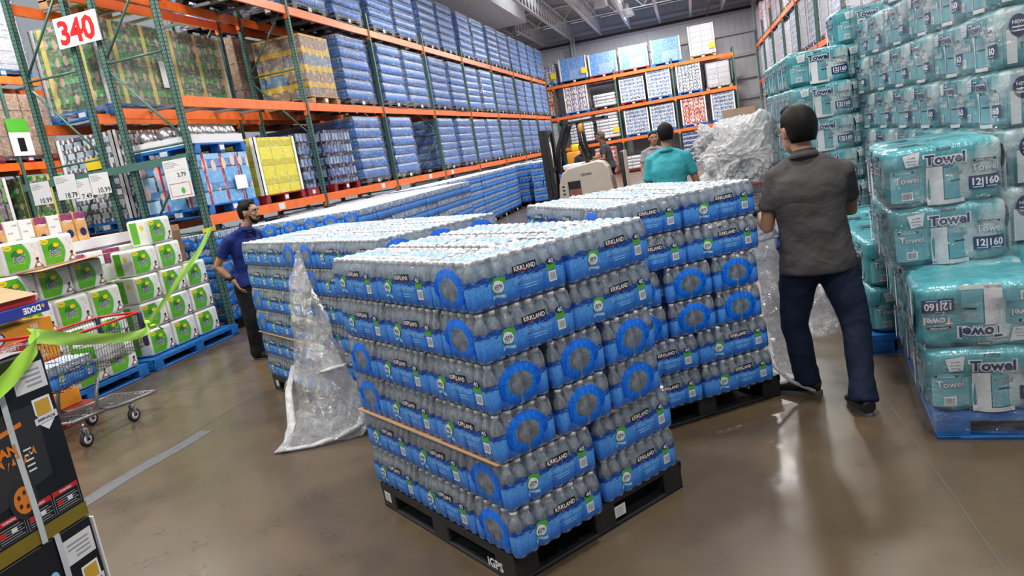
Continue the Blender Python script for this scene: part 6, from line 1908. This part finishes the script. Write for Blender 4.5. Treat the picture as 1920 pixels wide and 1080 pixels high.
# accessories
def acc(parent, name, fn):
    b = MB(); fn(b); return b.build(name, parent)
gm, bmn, tm, cm, dm, km = P_[:6] if len(P_) >= 6 else (P_ * 6)[:6]
acc(gm, 'phone_holder', lambda b: b.rbox(.205, .235, -.05, .03, .74, .87, .010, 'black_plastic', 2))
acc(bmn, 'wristwatch', lambda b: (b.tube([(-.145, -.225, .985), (-.125, -.224, .950)], [(.037, .037), (.036, .036)], 'black_ink', 14), b.rbox(-.19, -.165, -.27, -.235, .955, .99, .006, 'black_ink', 2)))
acc(bmn, 'name_badge', lambda b: b.box(.128, .136, -.13, -.05, 1.27, 1.32, 'badge', Matrix.Rotation(-.25, 4, 'Z')))
acc(dm, 'wristwatch', lambda b: b.tube([(-.24, -.155, 1.12), (-.21, -.162, 1.12)], .035, 'steel', 12))
acc(km, 'name_badge', lambda b: b.box(-.04, .05, -.155, -.148, 1.10, 1.18, 'badge'))

# ------------------------------------------------------------------ stand-up forklift
flat('truck_beige', (.52, .47, .40), .4, var=.05, nscale=3)
e = empty('forklift', (FX, FY, 0), 0, 'beige stand-up forklift with black mast and overhead guard, end of the aisle', 'forklift')
b = MB()
pf = [(-.66, .12), (-.70, .5), (-.66, .85), (-.56, 1.10), (-.40, 1.22), (.30, 1.30), (.46, 1.26), (.56, 1.12), (.62, .7), (.66, .12)]
n = len(pf)
b.add([(x, -.42, z) for x, z in pf] + [(x, .42, z) for x, z in pf], [tuple(range(n))[::-1], tuple(range(n, 2 * n))] + [(i, (i + 1) % n, n + (i + 1) % n, n + i) for i in range(n)], 'truck_beige')
o = b.build('body_shell', e); m_ = o.modifiers.new('bev', 'BEVEL'); m_.width = .035; m_.segments = 3; m_.limit_method = 'ANGLE'
b = MB(); b.box(-.44, -.14, -.435, -.415, .12, .90, 'black_ink'); f = planefn((-.29, -.437, .45), (1, 0, 0), (0, 0, 1)); b.rect2(-.13, .15, -.24, .26, f, 'cardboard_dark'); b.text2('Choco', .0, .09, .07, lambda x, y: f(x, y, .002), 'white_ink', .05, .24); b.poly2([(-.08, .2), (0, .16), (.08, .2), (0, .22)], lambda x, y: f(x, y, .002), 'red_ink'); b.rect2(-.12, .14, -.18, -.10, lambda x, y: f(x, y, .002), 'plate_red'); b.build('battery_opening', e)
b = MB(); f = planefn((.02, -.424, 1.02), (1, 0, 0), (0, 0, 1)); b.text2('CROWN', 0, 0, .055, f, 'black_ink', .03, .26); b.build('lettering', e)
b = MB()
for k in range(3): b.disc2(-.56, .62 + .09 * k, .035, .022, planefn((0, -.424, 0), (1, 0, 0), (0, 0, 1)), 'black_ink', 14)
b.build('vent', e)
b = MB(); b.rbox(-.85, .72, -.45, .45, .03, .13, .02, 'black_plastic', 2)
b.rbox(-1.0, -.6, -.40, .40, .02, .20, .02, 'black_plastic', 2); b.build('base', e)
for (x, y) in ((-.6, -.3), (-.6, .3), (.45, -.2), (.45, .3)):
    b = MB(); b.cyl((x, y - .05, .075), (x, y + .05, .075), .075, 'rubber', 18); b.build('wheel', e)
b = MB()
for y in (-.34, .34):
    b.box(-.98, -.86, y - .04, y + .04, .1, 2.2, 'black_plastic'); b.box(-.84, -.76, y - .03, y + .03, .1, 2.15, 'black_plastic')
for z in (.4, 1.2, 2.1): b.box(-.96, -.78, -.34, .34, z, z + .09, 'black_plastic')
b.box(-.90, -.88, -.30, .30, .5, 2.05, 'black_plastic')
b.build('mast', e)
b = MB(); b.cyl((-.82, -.1, .2), (-.82, -.1, 2.0), .03, 'steel', 10); b.cyl((-.82, .1, .2), (-.82, .1, 1.9), .02, 'steel', 10); b.build('lift_cylinder', e)
b = MB()
for y in (-.36, .36):
    b = MB()
    b.tube([(-.62, y, 1.12), (-.56, y, 1.7), (-.34, y, 2.18), (-.30, y, 2.26)], [(.06, .04)] * 4, 'black_plastic', 8)
    b.tube([(.10, y * .9, 1.28), (.0, y, 1.8), (-.02, y, 2.28)], [(.045, .03)] * 3, 'black_plastic', 8)
    b.build('guard_post', e)
b = MB()
for y in (-.38, -.2, 0, .2, .38): b.box(-.42, .62, y - .02, y + .02, 2.24, 2.29, 'black_plastic')
b.box(-.44, -.38, -.4, .4, 2.23, 2.30, 'black_plastic'); b.box(.58, .64, -.4, .4, 2.23, 2.30, 'black_plastic'); b.build('overhead_guard', e)
b = MB(); b.rbox(.0, .10, -.42, -.34, 2.02, 2.2, .02, 'plate_orange', 2); b.build('beacon', e)
b = MB(); b.rbox(-.52, -.05, -.36, .36, 1.18, 1.30, .03, 'white_plain', 2); b.build('console', e)
b = MB(); b.tube([(.05, 0, 1.28), (.1, 0, 1.42)], .015, 'black_plastic', 8); b.ball((.1, 0, 1.44), .035, 'black_plastic', 12, 8); b.build('control_lever', e)
b = MB(); b.rbox(.86, .95, -.42, .42, .08, 1.42, .03, 'black_plastic', 2); b.box(.60, .95, -.42, .42, .06, .16, 'black_plastic'); b.build('back_rest', e)
b = MB(); b.box(.95, .965, -.42, .42, .08, 1.42, 'truck_beige'); b.build('rear_panel', e)
# a second customer cart with orange goods far behind, as a low crate
b = MB(); b.rbox(-.4, .4, -.3, .3, .1, 1.0, .03, 'plate_red', 2); b.rbox(-.3, .3, -.25, .25, 1.0, 1.5, .05, 'plate_orange', 2); b.rbox(-.1, .15, -.2, .2, 1.5, 1.75, .04, 'yellow_ink', 2); b.box(-.38, .38, -.28, .28, 0, .1, 'black_plastic')
tag(b.build('display_bin', loc=(-4.1, 26.5, 0)), 'red bin heaped with orange and yellow goods behind the forklift', 'bin')

for w_, (e, sn) in KINDS_.items():
    for k in kids(e): bpy.data.objects.remove(k)
    bpy.data.objects.remove(e)
